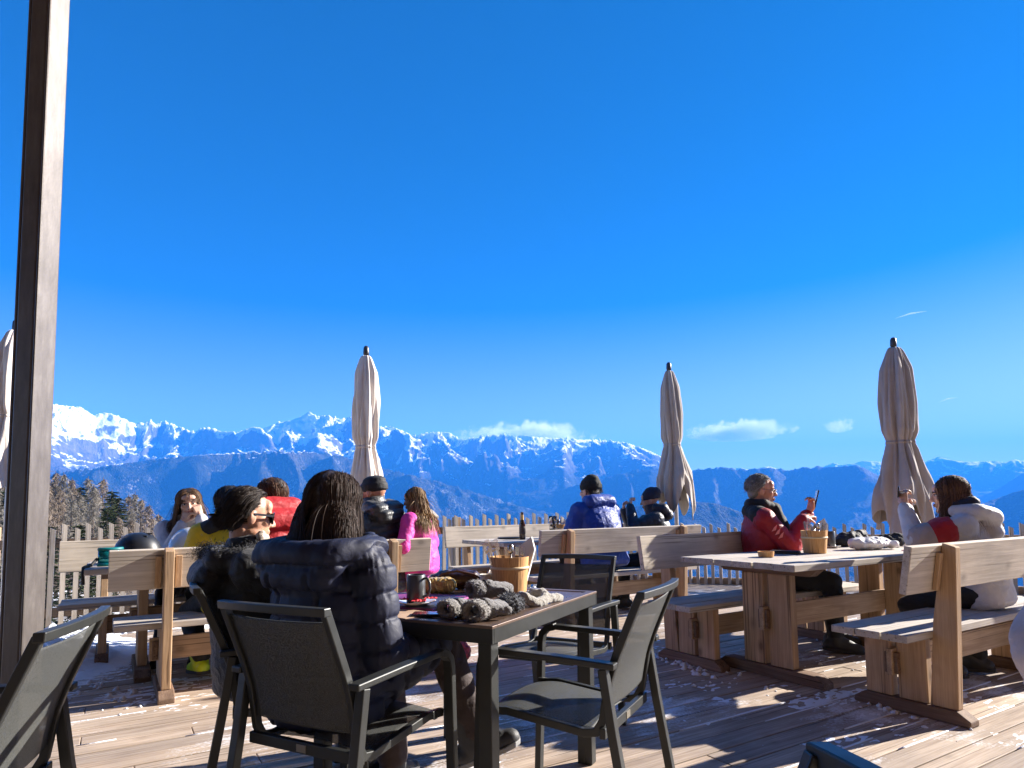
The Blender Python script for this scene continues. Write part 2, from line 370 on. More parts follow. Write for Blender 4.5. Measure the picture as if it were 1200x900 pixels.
P1 = [(-48.94,2281),(-43.79,2206),(-38.55,1981),(-37.11,1954),(-35.63,1939),(-34.86,1923),(-33.82,1912),(-33.0,1769),(-32.36,1843),(-31.64,1806),(-30.8,1707),(-30.05,1652),(-29.66,1706),(-29.2,1728),(-28.79,1668),(-28.32,1739),(-27.6,1665),(-26.81,1590),(-26.2,1546),(-25.47,1654),(-24.85,1627),(-24.09,1565),(-22.94,1575),(-21.91,1687),(-20.98,1659),(-19.99,1789),(-18.98,1832),(-17.96,1946),(-17.48,2039),(-16.92,1953),(-15.87,1960),(-14.81,1894),(-14.1,1934),(-13.53,2027),(-12.66,1922),(-11.57,1743),(-10.47,1745),(-9.37,1637),(-8.63,1546),(-7.51,1620),(-6.39,1639),(-5.49,1620),(-4.52,1470),(-3.76,1487),(-2.63,1541),(-0.73,1573),(0.02,1533),(1.16,1548),(2.3,1506),(3.43,1482),(4.56,1476),(6.06,1430),(7.55,1421),(9.03,1373),(10.13,1329),(11.22,1229),(12.29,1112),(13.35,959),(14.74,734),(17.49,432),(21.43,-2)]
P2_ = [(-48.59,340),(-38.34,372),(-34.44,454),(-31.81,519),(-30.15,572),(-27.84,630),(-24.81,680),(-21.61,710),(-18.27,729),(-15.5,701),(-13.36,615),(-11.2,517),(-9.0,438),(-6.04,323),(-3.05,185),(1.44,-25),(7.38,-213)]
P3 = [(-3.07,-19),(2.96,213),(7.47,419),(10.43,544),(12.61,574),(14.73,483),(15.72,532),(16.84,552),(17.67,574),(18.55,542),(19.7,523),(20.89,528),(22.2,533),(22.83,477),(23.67,510),(24.55,523),(25.79,521),(26.76,513),(27.78,530),(28.36,501),(28.81,449),(29.48,360),(31.12,208),(33.23,47),(36.21,-152),(40.71,-416)]
P4 = [(11.86,1226),(16.83,1426),(18.21,1555),(19.43,1572),(20.23,1447),(21.56,1608),(22.83,1364),(25.35,1425),(26.42,1652),(26.89,1535),(27.79,1585),(28.5,1673),(29.54,1614),(31.21,1470),(32.58,1537),(33.4,1715),(33.91,1601),(34.93,1475),(35.93,1448),(36.67,1459),(37.29,1379),(37.77,1491),(38.33,1412),(41.02,1453),(46.48,1027)]
P5 = [(29.89,-348),(33.2,-110),(34.77,12),(36.29,148),(37.3,354),(38.28,555),(41.02,789),(43.92,900),(48.26,776)]
P6 = [(32.06,-265),(34.21,-148),(35.25,-72),(36.66,20),(38.21,117),(40.51,224),(43.47,326),(48.25,372)]
P7 = [(-7.55,-345),(1.41,-221),(5.91,-102),(10.34,-15),(14.66,40),(17.42,5),(20.08,-102),(25.12,-248),(29.78,-353)]
ridge('mountains', 14000, P1, mountain_mat('snowy_range', 560, 1600, .9, .85, glade=.3), 1.3, wf=.36, floor=-500, cols=1150, rows=300, wl=4300, sm=.8, rough=.72)
ridge('mountains', 8500, P2_, mountain_mat('forest_ridge', 620, 1250, .3, .45, glade=.25), 4.1, wf=.36, floor=-1150, wl=2700, rough=.50, gain=.5, sm=1.5, cols=700)
ridge('mountains', 10500, P3, mountain_mat('blue_ridge', 900, 1800, .2, .4, glade=.12), 7.7, wf=.34, floor=-1200, wl=3200, rough=.42, gain=.48, sm=1.5)
ridge('mountains', 22000, [(a_, h_*.7333) for a_, h_ in P4], mountain_mat('far_peaks', 500, 1350, .9, .8, glade=.5), 9.2, wf=.22, wb=.12, floor=-300, wl=4600, rough=.6, sm=.4, cols=560)
ridge('mountains', 17000, P5, mountain_mat('right_ridge', 700, 1500, .2, .4, glade=.15), 12.4, wf=.3, wl=4200, rough=.28, gain=.45, sm=1.4, cols=420, floor=-1000)
ridge('mountains', 9000, P6, mountain_mat('right_forest_ridge', 420, 1300, .2, .4, glade=.2), 15.9, wf=.36, wl=3000, rough=.25, gain=.45, sm=1.4, cols=420, floor=-1100)
ridge('mountains', 6000, P7, mountain_mat('low_forest_hill', 700, 1600, .1, .4, glade=.08), 18.2, wf=.4, wl=2000, rough=.22, gain=.45, sm=1.4, cols=420, floor=-1100)
mb = MB(); mb.box((-80000, -3000, -1420), (80000, 70000, -1400)); tag(mb.build('valley', simple('valley_floor', (.05, .06, .045), .9, vs=.002)), kind='structure')

# ------------------------------------------------------------------ near hillside
def hill_z(X, Y):
    d = np.hypot(X, Y); az = np.degrees(np.arctan2(X, Y)); s = np.clip((az+34)/26., 0, 1); s = s*s*(3-2*s)
    sl = .075*(1-s)+.42*s
    back = np.clip((-Y)/20., 0, 1)
    z = -1.15 - np.maximum(d-9, 0)*sl*(1-back) - .00012*np.maximum(d-60, 0)**2
    return z + .35*fbm(np.stack([X/9., Y/9., X*0], -1), 4)*np.clip((d-8)/15, 0, 1)
az = np.radians(np.linspace(-110, 110, 240)); rad = np.concatenate([[0.5], np.geomspace(5, 1500, 170)]); RA, AZ = np.meshgrid(rad, az, indexing='ij')
X = RA*np.sin(AZ); Y = RA*np.cos(AZ); Z = hill_z(X, Y); I = np.arange(X.size).reshape(X.shape)
m, nt, b = new_mat('hillside'); L = nt.links; tc = nd(nt, 'ShaderNodeTexCoord').outputs['Object']
g = mixc(nt, ramp(nt, [(.35, (.10, .075, .045)), (.65, (.22, .17, .11))], noise(nt, tc, 1.4, 6, .7)).outputs[0], (.035, .04, .022), ramp(nt, [(.5, (0, 0, 0)), (.62, (.8, .8, .8))], noise(nt, tc, .6, 5)).outputs[0])
sn = math_(nt, 'ADD', math_(nt, 'MULTIPLY', noise(nt, tc, .22, 4), .6), math_(nt, 'MULTIPLY', noise(nt, tc, 2.6, 6, .7), .4))
L.new(mixc(nt, g, (.84, .86, .9), ramp(nt, [(.47, (0, 0, 0)), (.53, (1, 1, 1))], sn).outputs[0]), b.inputs['Base Color']); b.inputs['Roughness'].default_value = .9
bump(nt, b, noise(nt, tc, 3., 7, .7), .8, .1)
o = link('hillside', np_mesh('hillside', np.stack([X, Y, Z], -1).reshape(-1, 3), np.stack([I[:-1, :-1], I[:-1, 1:], I[1:, 1:], I[1:, :-1]], -1).reshape(-1, 4)), m, smooth=True); tag(o, kind='structure')

# ------------------------------------------------------------------ trees
def twig_mesh(name, H, kind, seed):
    rg = np.random.default_rng(seed); V = []; F = []; n = 0; tubes = MB()
    tubes.tube([(0, 0, -.6), (0, 0, H*.3), (.03*H*rg.normal()*.2, 0, H*.65), (0, 0, H)], [.018*H, .014*H, .008*H, .002*H], 7)
    nl = 105 if kind == 'larch' else 120
    Vl = []
    for i in range(nl):
        t = (i+.5)/nl; z = H*(.10+.88*t); ph = i*2.4+rg.normal()*.4
        Lm = H*(.235 if kind == 'larch' else .215)*(1-t)**.8*(.7+.5*rg.random())+.12
        d = np.array([math.cos(ph), math.sin(ph), (.12 if kind == 'larch' else -.18)+.35*t])
        base = np.array([0, 0, z]); pts = [base+d*Lm*s+np.array([0, 0, -.28*Lm*s*s+(.18*Lm*s**3)]) for s in (0, .35, .7, 1)]
        tubes.tube(pts, [.0028*H*(1-t)+.006, .0020*H*(1-t)+.005, .004, .002], 4)
        m = 30 if kind == 'larch' else 46
        for k in range(m):
            s = .15+.85*rg.random(); p = base+d*Lm*s+np.array([0, 0, -.28*Lm*s*s+.18*Lm*s**3])
            if kind == 'larch':
                q = p+np.array([rg.normal()*.16, rg.normal()*.16, -.12-.22*rg.random()])*H/10*1.1; wd = .020*H/10*(1+rg.random())
            else:
                q = p+(d*.35+np.array([rg.normal()*.35, rg.normal()*.35, -.1-.25*rg.random()]))*H/22; wd = .045*H/10*(1+rg.random())
            e = unit(np.cross(q-p, rg.normal(size=3)))*wd
            Vl += [p-e*.5, p+e*.5, q+e*.3, q-e*.3]
    Vl = np.array(Vl); Fl = np.arange(len(Vl)).reshape(-1, 4)
    return tubes, Vl, Fl
bark = simple('larch_bark', (.11, .085, .07), .9, bs=.5, bscale=30, bdist=.03)
def leafmat(name, c0, c1):
    m, nt, b = new_mat(name); isl = nd(nt, 'ShaderNodeNewGeometry').outputs['Random Per Island']; nt.links.new(ramp(nt, [(0, c0), (1, c1)], isl).outputs[0], b.inputs['Base Color']); b.inputs['Roughness'].default_value = .85; b.inputs['Specular IOR Level'].default_value = .2; return m
lt = [leafmat('larch_twigs', (.14, .11, .085), (.30, .235, .18)), leafmat('larch_twigs_grey', (.13, .12, .10), (.27, .24, .20))]
fm_ = leafmat('fir_needles', (.012, .022, .012), (.05, .065, .03))
protos = {}
def tree(kind, i, x, y, H, rot, label, group=None):
    key = (kind, i)
    if key not in protos:
        r = thing('larch_tree' if kind == 'larch' else 'fir_tree', label, 'tree'); tb, V, F = twig_mesh('crown', 10., kind, 40+i+(9 if kind == 'fir' else 0))
        tb.build('trunk', bark, r); link('crown', np_mesh('crown', V, F), lt[i % 2] if kind == 'larch' else fm_, r); protos[key] = r
    else: r = dup(protos[key])
    r.location = (x, y, float(hill_z(np.array(x), np.array(y)))-.2); s = H/10; r.scale = (s, s, s); r.rotation_euler = (0, 0, rot)
    r['label'] = label; r['category'] = 'tree'
    if group: r['group'] = group
    return r
rt_ = random.Random(5)
# (azimuth deg, distance m, top elevation as z/y ratio)
def top_env(x):           # silhouette of the wood: (photo column) -> elevation ratio of crowns
    return np.interp(x, [-140, 0, 60, 100, 130, 160, 185, 200], [.11, .088, .078, .066, .050, .030, .008, -.02])
def az_of(x): return math.atan2(x-600., 760.)
spots = []
for k in range(52):
    x = -150+k*6.6+rt_.uniform(-4, 4); d = rt_.uniform(62, 150)
    spots.append((x, d, rt_.uniform(-.028, .006)))
for k in range(14): spots.append((-20+k*14.5+rt_.uniform(-4, 4), rt_.uniform(38, 60), rt_.uniform(-.055, -.03)))
for k, (x, d, e) in enumerate(sorted(spots, key=lambda s: -s[1])):
    a = az_of(x); px, py = d*math.sin(a), d*math.cos(a); z0 = float(hill_z(np.array(px), np.array(py)))
    top = 1.12+py*(top_env(x)+e); H = max(5., top-z0)
    fir = k % 6 == 3
    tree('fir' if fir else 'larch', k % (2 if fir else 4), px, py, H, rt_.uniform(0, 6.28),
         'dark green fir standing in the wood beyond the left fence' if fir else 'bare brown larch standing in the wood beyond the left fence', 'firs in the wood' if fir else 'larches in the wood')
for x, d, tz in ((95, 21, .86), (122, 17.5, .35), (60, 24, .8), (20, 19, .5)):
    a = az_of(x); px, py = d*math.sin(a), d*math.cos(a); z0 = float(hill_z(np.array(px), np.array(py)))
    tree('fir', 2+int(d) % 2, px, py, tz-z0+.2, rt_.uniform(0, 6), 'small bushy fir growing close behind the left fence pickets', 'young firs behind the fence')

# ------------------------------------------------------------------ clouds and contrails (beyond the haze)
def cloud(label, az0, az1, el, hgt, D, seed, dens, name='cloud'):
    m, nt, b = new_mat('cloud_vapour'); nt.nodes.remove(b); L = nt.links; pv = nt.nodes.new('ShaderNodeVolumePrincipled')
    tc = nd(nt, 'ShaderNodeTexCoord').outputs['Generated']; ob = nd(nt, 'ShaderNodeTexCoord').outputs['Object']
    mp = nd(nt, 'ShaderNodeMapping'); L.new(tc, mp.inputs[0]); mp.inputs['Location'].default_value = (-1, -1, -.55); mp.inputs['Scale'].default_value = (2, 2, 1.6)
    ln = nd(nt, 'ShaderNodeVectorMath', operation='LENGTH'); L.new(mp.outputs[0], ln.inputs[0])
    n = noise(nt, ob, 1/(hgt*.42), 8, .68, .6); n2 = noise(nt, ob, 1/(hgt*3.2), 2)
    f = math_(nt, 'SUBTRACT', math_(nt, 'ADD', math_(nt, 'MULTIPLY', n, 2.2), n2), math_(nt, 'MULTIPLY', ln.outputs['Value'], .75))
    r = ramp(nt, [(.5, (0, 0, 0)), (.72, (1, 1, 1))], math_(nt, 'MULTIPLY', f, .5)).outputs[0]
    L.new(math_(nt, 'MULTIPLY', r, dens), pv.inputs['Density']); pv.inputs['Color'].default_value = (1, 1, 1, 1); pv.inputs['Anisotropy'].default_value = .1
    pv.inputs['Emission Strength'].default_value = 0
    L.new(pv.outputs[0], nt.nodes['Material Output'].inputs['Volume'])
    a = R((az0+az1)/2); wd = D*R(az1-az0)/2; mb = MB(); mb.ell((0, 0, 0), (wd, wd*.45, hgt/2), n=24)
    o = mb.build(name, m); o.location = (D*math.sin(a), D*math.cos(a), 1.12+D*el); o.rotation_euler = (0, 0, -a)
    return tag(o, label, 'cloud' if name == 'cloud' else 'contrail')
CD = 29500
cloud('long broken white cloud over the middle of the snowy range', -5.6, 7.6, .110, 1500, CD, 1, .0042)
cloud('flat white cloud between the middle and right parasols', 14.6, 24.2, .108, 1000, CD, 2, .0048)
cloud('smallest white puff of cloud left of the right parasol', 25.6, 28.2, .108, 720, CD, 3, .0045)
for lab, x0, y0, x1, y1 in (('upper thin white vapour trail right of the right parasol', .605, .287, .655, .298), ('lower faint vapour trail right of the right parasol', .665, .153, .695, .160)):
    mb = MB(); k = CD; mb.tube([(k*x0, k, k*y0), (k*(x0+x1)/2, k, k*(y0+y1)/2+60), (k*x1, k, k*y1)], [11, 42, 14], 8)
    m, nt, b = new_mat('vapour_trail'); nt.nodes.remove(b); pv = nt.nodes.new('ShaderNodeVolumePrincipled'); pv.inputs['Density'].default_value = .007; pv.inputs['Color'].default_value = (1, 1, 1, 1); nt.links.new(pv.outputs[0], nt.nodes['Material Output'].inputs['Volume'])
    tag(mb.build('contrail', m), lab, 'contrail')
# ------------------------------------------------------------------ materials for the terrace
W_DECK = wood('deck_wood', (.28, .205, .155), (.60, .50, .41), axis=0, knots=.45, frost=.075, rough=.7)
W_TOP = wood('weathered_board', (.52, .445, .36), (.81, .73, .62), axis=0, knots=.7)
W_GREY = wood('grey_board', (.38, .34, .30), (.64, .58, .52), axis=0, knots=.6)
W_WARM = wood('warm_post', (.40, .25, .14), (.70, .50, .32), axis=2, knots=.9, gs=.8)
W_WARMX = wood('warm_beam', (.36, .24, .15), (.64, .48, .33), axis=0, knots=.8)
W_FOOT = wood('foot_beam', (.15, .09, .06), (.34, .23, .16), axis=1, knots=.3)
W_PALE = wood('fence_picket', (.38, .33, .28), (.68, .62, .55), axis=2, knots=.2)
SNOW = simple('old_snow', (.84, .86, .9), .75, var=.05, bs=.6, bscale=30, bdist=.02, spec=.3)

# deck planks: one structure, every plank its own island
def right_fence_u(v):     # where a plank row meets the right-hand fence line
    p0 = np.array([1.55, 9.75]); d = np.array([4.5, -1.95]); q = A0+VV*v-p0
    # q + u*UU = t*d
    M_ = np.array([[UU[0], -d[0]], [UU[1], -d[1]]]); s = np.linalg.solve(M_, -q); return s[0]
pl = MB(); pr = random.Random(3); pw = .145; v = -7.5
while v < 5.28:
    u_end = min(right_fence_u(v)+.15, 12.); u = -9.-pr.random()*3
    while u < u_end-.05:
        e = min(u+pr.uniform(3.2, 4.6), u_end); z = pr.uniform(-.0015, .0015); 
        pl.box((u+.002, v+.004, -.032+z), (e-.002, v+pw-.004, z)); u = e
    v += pw
deck = pl.build('deck', W_DECK, bevel=.003); deck.location = (A0[0], A0[1], 0); deck.rotation_euler = (0, 0, UV_ANG); tag(deck, kind='structure')
mb = MB(); mb.box((-9, -7.5, -.30), (4.0, 5.2, -.05)); sub = mb.build('deck_substructure', simple('dark_joist', (.03, .024, .02), .9)); sub.location = deck.location; sub.rotation_euler = deck.rotation_euler; tag(sub, kind='structure')

# frost lying in the board joints and in thin patches, crumbs of trodden snow
sm = MB(); sr = random.Random(8)
def lump(x, y, r, h):
    n = 9; P = [];  ph = sr.random()*6
    for ring, (rr, hh) in enumerate(((1., -.006), (.82, .35), (.5, .8), (.12, 1.))):
        P.append(np.array([[x+r*rr*math.cos(ph+2*math.pi*j/n)*sr.uniform(.7, 1.25), y+r*rr*math.sin(ph+2*math.pi*j/n)*sr.uniform(.7, 1.25), hh*h*(sr.uniform(.7, 1.2) if ring else 1)] for j in range(n)]))
    sm.rings(P)
def crumbs(u0, v0, u1, v1, n, rmin=.008, rmax=.03, spread=.05):
    for k in range(int(n*.5)):
        t = sr.random(); p = gp(u0+(u1-u0)*t+sr.gauss(0, spread), v0+(v1-v0)*t+sr.gauss(0, spread)); r = .6*sr.uniform(rmin, rmax)*(.5+sr.random()); lump(p[0], p[1], r, r*sr.uniform(.5, 1.1))
FOOTX = (.28, 1.67)
crumbs(-.02, .0, .2, .95, 46); crumbs(.1, .75, .1, 1.4, 40, .01, .045); crumbs(-.15, .5, .15, 1.2, 40, .01, .04); crumbs(.2, -.75, .2, .05, 40); crumbs(.25, -.55, .3, -.1, 26, .01, .045)
crumbs(-3.3, 1.9, -3.2, 2.8, 60, .008, .032, .08); crumbs(-3.6, 2.6, -3.3, 3.6, 80, .01, .045, .12); crumbs(-4.6, 3.6, -3.6, 4.3, 60, .03, .14, .15); crumbs(-4.9, 4.7, -2.2, 4.95, 130, .03, .16, .1)
crumbs(-3., 0.2, 2., 1.4, 30, .004, .012, .5); crumbs(-2.5, -1.6, 1.2, -.4, 14, .003, .010, .5); crumbs(.5, -.1, 1.8, 1.4, 40, .006, .02, .2); crumbs(1.3, -.5, 1.8, .1, 30, .006, .02, .2); crumbs(-1.9, -1.2, -1.7, -1.1, 3, .02, .03, .02)
crumbs(-1.2, 4.9, 2., 5.0, 120, .03, .12, .12); crumbs(-2.5, 2.2, -.2, 4.2, 80, .008, .04, .5)
# thin swept frost patches and the drift by the left fence: one low height field that rises through the boards only where snow lies
uu = np.arange(-5.4, 4.2, .017); vv = np.arange(-1.7, 5.1, .017); VG, UG = np.meshgrid(vv, uu, indexing='ij')
mask = np.zeros_like(UG)
for u0, v0, su, sv, w_ in ((-1.1, .7, .55, .35, .85), (-.9, .15, .45, .2, .6), (-.4, .5, .5, .3, .7), (.35, -.9, .25, .12, .6), (.75, -.55, .28, .16, .75), (-.2, -.55, .4, .15, .65), (-3., 2.3, .4, .5, .8), (-3.6, 3.1, .5, .5, 1.), (-2., .6, .4, .2, .3), (.2, -.1, .3, .35, .8), (1.3, .4, .5, .3, .8), (0., 1.9, .6, .4, .7), (2.2, .3, .4, .5, .8), (3., -.4, .5, .4, .7), (-4.3, 4.1, .7, .6, 1.25), (-2.5, 4.9, 2.5, .22, 1.1), (1., 4.9, 1.5, .2, .9)):
    mask = np.maximum(mask, w_*np.exp(-((UG-u0)/su/1.4)**2-((VG-v0)/sv/1.4)**2))
O = UG*0; nz = fbm(np.stack([UG*2.6, VG*6.5, O], -1), 3)*.55+fbm(np.stack([UG*13., VG*34., O+5], -1), 5)*.65
lev = mask*.85-.62+nz*.55
joint = np.abs(((VG+7.5) % pw+pw/2) % pw-pw/2)
hz = np.clip(lev, -.3, .5)*.010-.0006
drift = np.exp(-((UG+4.25)/.75)**2-((VG-3.9)/.75)**2)*.16+np.exp(-((VG-4.98)/.16)**2)*.09*np.clip(1.2-np.abs(UG+2.2)/2.6, 0, 1)
hz = np.where(drift > .012, np.maximum(hz, (drift-.012)*(1+.9*nz)), hz); hz = np.where((joint < .006) & (hz < .004), -.006, hz)
Pg = A0[0]+UU[0]*UG+VV[0]*VG, A0[1]+UU[1]*UG+VV[1]*VG
Ig = np.arange(UG.size).reshape(UG.shape); Fg = np.stack([Ig[:-1, :-1], Ig[:-1, 1:], Ig[1:, 1:], Ig[1:, :-1]], -1).reshape(-1, 4)
kp = (hz.ravel()[Fg] > -.0004).any(1); Fg = Fg[kp]; us = np.unique(Fg); mp_ = np.zeros(UG.size, int); mp_[us] = np.arange(len(us))
sv_ = np.stack([Pg[0].ravel(), Pg[1].ravel(), hz.ravel()], -1)[us]
fo = link('frost', np_mesh('frost', sv_, mp_[Fg]), SNOW, smooth=True); tag(fo, 'thin swept frost and drifted snow on the deck boards', None, None, 'stuff')
# snow packed in the joints, broken into lengths
v = -7.5
while v < 4.5:
    u = -5.+sr.random()
    while u < 4.2:
        ln = sr.uniform(.15, 1.3)
        if sr.random() < (.46 if v > -2.1 else .22):
            n_ = max(2, int(ln/.06)); P = []
            for k in range(n_+1):
                c = gp(u+ln*k/n_, v+sr.uniform(-.0015, .0015)); wv = sr.uniform(.0028, .0062)*(0.25 if k in (0, n_) else 1)
                P.append(np.array([c+np.array([*(-VV*wv), -.01]), c+np.array([*(VV*wv), -.01]), c+np.array([*(VV*wv), .0022]), c+np.array([*(-VV*wv), .0022])]))
            sm.rings(P)
        u += ln+sr.uniform(.05, .8)
    v += pw
o = sm.build('snow', SNOW, smooth=True); tag(o, kind='stuff', label='crumbs and thin patches of old snow on the deck boards')
o['kind'] = 'stuff'

# ------------------------------------------------------------------ picnic furniture (local x along the boards, y across)
def planks(mb, x0, x1, y0, y1, z0, z1, n, gap=.007, jit=.006, rr=pr):
    w_ = (y1-y0)/n
    for i in range(n): mb.box((x0+rr.uniform(-jit, jit), y0+w_*i+gap/2, z0+rr.uniform(-.001, .001)), (x1+rr.uniform(-jit, jit), y0+w_*(i+1)-gap/2, z1+rr.uniform(-.0015, .0015)))
def foot_beam(mb, x, w_, y0, y1, h):
    mb.prism([(x-w_/2, y0, 0), (x-w_/2, y1, 0), (x-w_/2, y1, h*.45), (x-w_/2, y1-.06, h), (x-w_/2, y0+.06, h), (x-w_/2, y0, h*.45)], (w_, 0, 0))
def picnic_table(label, u0, v0, length, width, n=6):
    r = thing('picnic_table', label, 'table', gp(u0, v0), UV_ANG)
    mb = MB(); planks(mb, 0, length, 0, width, .722, .76, n); mb.build('tabletop', W_GREY, r, bevel=.004)
    for x in (.34, length-.34):
        c = width/2; mb = MB(); mb.box((x-.03, c-.185, .074), (x+.03, c-.018, .662)); mb.box((x-.03, c+.018, .074), (x+.03, c+.185, .662)); lg = mb.build('leg', W_WARM, r, bevel=.005)
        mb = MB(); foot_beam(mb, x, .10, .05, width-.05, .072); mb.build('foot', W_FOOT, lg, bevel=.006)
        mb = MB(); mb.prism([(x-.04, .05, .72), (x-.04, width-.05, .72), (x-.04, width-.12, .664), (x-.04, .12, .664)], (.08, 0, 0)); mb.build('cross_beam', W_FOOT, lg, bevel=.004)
    mb = MB(); mb.box((.26, width/2-.0165, .30), (length-.26, width/2+.0165, .45)); mb.build('stretcher', W_WARMX, r, bevel=.004)
    for x in (.29, length-.29):
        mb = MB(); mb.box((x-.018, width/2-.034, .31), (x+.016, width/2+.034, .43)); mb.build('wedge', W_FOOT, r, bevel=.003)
    return r
def picnic_bench(label, u0, v0, length=1.95, flip=False, seat=W_GREY, back=W_TOP, n=3, posts=(.28, None)):
    # local +y is where the sitter faces; v0 is the seat's middle
    r = thing('picnic_bench', label, 'bench', gp(u0+length, v0) if flip else gp(u0, v0), UV_ANG+(math.pi if flip else 0), 'slatted picnic benches on the deck')
    del r['group']
    mb = MB(); planks(mb, 0, length, -.205, .205, .412, .45, n); mb.build('seat', seat, r, bevel=.004)
    up_ = unit((0, -.075, 1))
    for x in (.28, length-.28):
        mb = MB(); mb.box((x-.028, -.16, .07), (x+.028, -.012, .41)); mb.box((x-.028, .020, .07), (x+.028, .165, .41)); lg = mb.build('leg', W_WARM, r, bevel=.005)
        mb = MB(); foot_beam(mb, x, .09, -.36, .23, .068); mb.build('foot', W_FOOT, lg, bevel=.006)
        mb = MB(); P = [(x-.026, -.30, .069), (x-.026, -.168, .069), (x-.026, -.205, .50), (x-.026, -.272, .905), (x-.026, -.335, .885)]; mb.prism(P, (.052, 0, 0)); mb.build('post', W_WARM, r, bevel=.005)
    tl = math.atan2(.067, .405); M_ = Matrix.Translation((0, -.232, .655)) @ Matrix.Rotation(tl, 4, 'X')
    mb = MB(); mb.box((-.03, .003, 0), (length+.03, .041, .242), M_); bk = mb.build('backrest', back, r, bevel=.004)
    for x in (.28-.055, .28+.055, length-.335, length-.225):
        mb = MB(); mb.box((x-.017, -.020, .012), (x+.017, .001, .205), M_); mb.build('batten', W_WARM, bk, bevel=.002)
    mb = MB(); mb.box((.20, -.013, .19), (length-.20, .017, .33)); mb.build('stretcher', W_WARMX, r, bevel=.004)
    for x in (.232, length-.232):
        mb = MB(); mb.box((x-.016, -.033, .20), (x+.016, .037, .31)); mb.build('wedge', W_FOOT, r, bevel=.003)
    return r
picnic_table('broad wooden picnic table with wooden cutlery tub, in front of the man in red', .0, .0, 2.05, .90)
picnic_bench('wooden bench with pale bleached backrest under the woman in the white jacket', .03, -.38, 2.05)
picnic_bench('wooden bench behind the picnic table, under the man in the red jacket', -.12, .90, 2.05, flip=True)
picnic_table('wooden picnic table carrying the beer bottle and the beer glass', -.02, 3.26, 2.05, .90)
picnic_bench('long wooden bench under the person in the blue jacket', .05, 2.90, 2.05, back=W_GREY)
picnic_bench('empty sunlit wooden bench by the fence behind the beer bottle table', -.05, 4.25, 2.05, flip=True)
picnic_table('wooden picnic table with the ski helmets and teal goggles', -3.5, 2.60, 2.1, .80)
picnic_bench('wooden bench under the people in yellow, red and grey', -3.34, 2.36, 1.98, back=W_TOP)
picnic_bench('wooden bench by the left fence under the girl in white', -3.68, 3.62, 2.05, flip=True, back=W_TOP)

# ------------------------------------------------------------------ fences
def fence(label, p0, p1, ztop, zbot, pitch=.1, name='picket_fence', post_every=2.4):
    p0 = np.array(p0, float); p1 = np.array(p1, float); d = p1-p0; Lf = np.linalg.norm(d); a = math.atan2(d[1], d[0])
    r = thing(name, label, 'fence', (p0[0], p0[1], zbot), a); h = ztop-zbot
    def pick(hh):
        mb = MB(); mb.prism([(-.021, -.0, 0), (.021, 0, 0), (.021, 0, hh-.022), (-.021, 0, hh)], (0, .034, 0)); m_ = mb.mesh('picket'); bm = bmesh.new(); bm.from_mesh(m_); bmesh.ops.recalc_face_normals(bm, faces=bm.faces); bm.to_mesh(m_); bm.free(); m_.materials.append(W_PALE); return m_
    ms = [pick(h), pick(h-.055), pick(h-.012), pick(h-.062)]; k = 0; x = .04; rg = random.Random(int(Lf*100))
    n = int(Lf/pitch)
    if n > 100: pitch = Lf/100
    while x < Lf-.03:
        o = bpy.data.objects.new('picket', ms[(k % 2)+(2 if rg.random() < .4 else 0)]); COL.objects.link(o); o.parent = r; o.location = (x, rg.uniform(-.003, .003), 0); o.rotation_euler = (rg.gauss(0, .008), rg.gauss(0, .010), rg.gauss(0, .05)); x += pitch*rg.uniform(.96, 1.04); k += 1
    for z in (.25, h-.25):
        mb = MB(); mb.box((0, .042, z), (Lf, .082, z+.09)); mb.build('rail', wood('rail_wood', (.26, .19, .13), (.5, .4, .31), axis=0), r, bevel=.004)
    x = .3
    while x < Lf:
        mb = MB(); mb.box((x-.045, .086, -.1), (x+.045, .176, h-.04)); mb.build('post', W_WARM, r, bevel=.005); x += post_every
    return r
LF0 = gp(-7.0, 5.25); CORN = (1.55, 9.75)
fence('pale picket fence along the left and back edge of the deck', LF0[:2], (A0+UU*2.95+VV*5.2), 1.035, -.12, .1)
fence('lower pale picket fence along the right-hand edge of the deck', (1.6, 9.72), (7.6, 7.1), .86, -.25, .105)
gpost = thing('gate_post', 'broad box-shaped fence post with sloping board cap behind the empty sunlit bench', 'post', (*gp(-.10, 5.02)[:2], 0), UV_ANG)
for dx in (-.09, .09):
    mb = MB(); mb.box((dx-.035, -.04, 0), (dx+.035, .05, 1.0)); mb.build('upright', W_PALE, gpost, bevel=.004)
mb = MB(); mb.box((-.055, -.03, .05), (.055, .03, .98)); mb.build('infill_board', W_PALE, gpost, bevel=.003)
mb = MB(); mb.prism([(-.15, -.10, .99), (-.15, .10, 1.075), (-.15, .10, 1.105), (-.15, -.10, 1.02)], (.30, 0, 0)); mb.build('cap_board', W_TOP, gpost, bevel=.003)
mb = MB(); mb.box((-.5, -.028, .80), (.55, .006, .90)); 
lp = thing('fence_end', 'squat brown fence post with a plank end on the deck edge beside the steel post', 'post', (*gp(-5.35, 3.15)[:2], 0), UV_ANG)
mb = MB(); mb.box((-.05, -.05, 0), (.05, .05, .98)); mb.build('upright', W_WARM, lp, bevel=.005)
mb = MB(); mb.box((-2.2, -.09, .70), (.16, -.053, .80)); mb.build('plank', W_WARMX, lp, bevel=.004)
mb = MB(); mb.box((-.07, -.06, .85), (.09, .06, 1.02)); mb.build('block', W_FOOT, lp, bevel=.005)

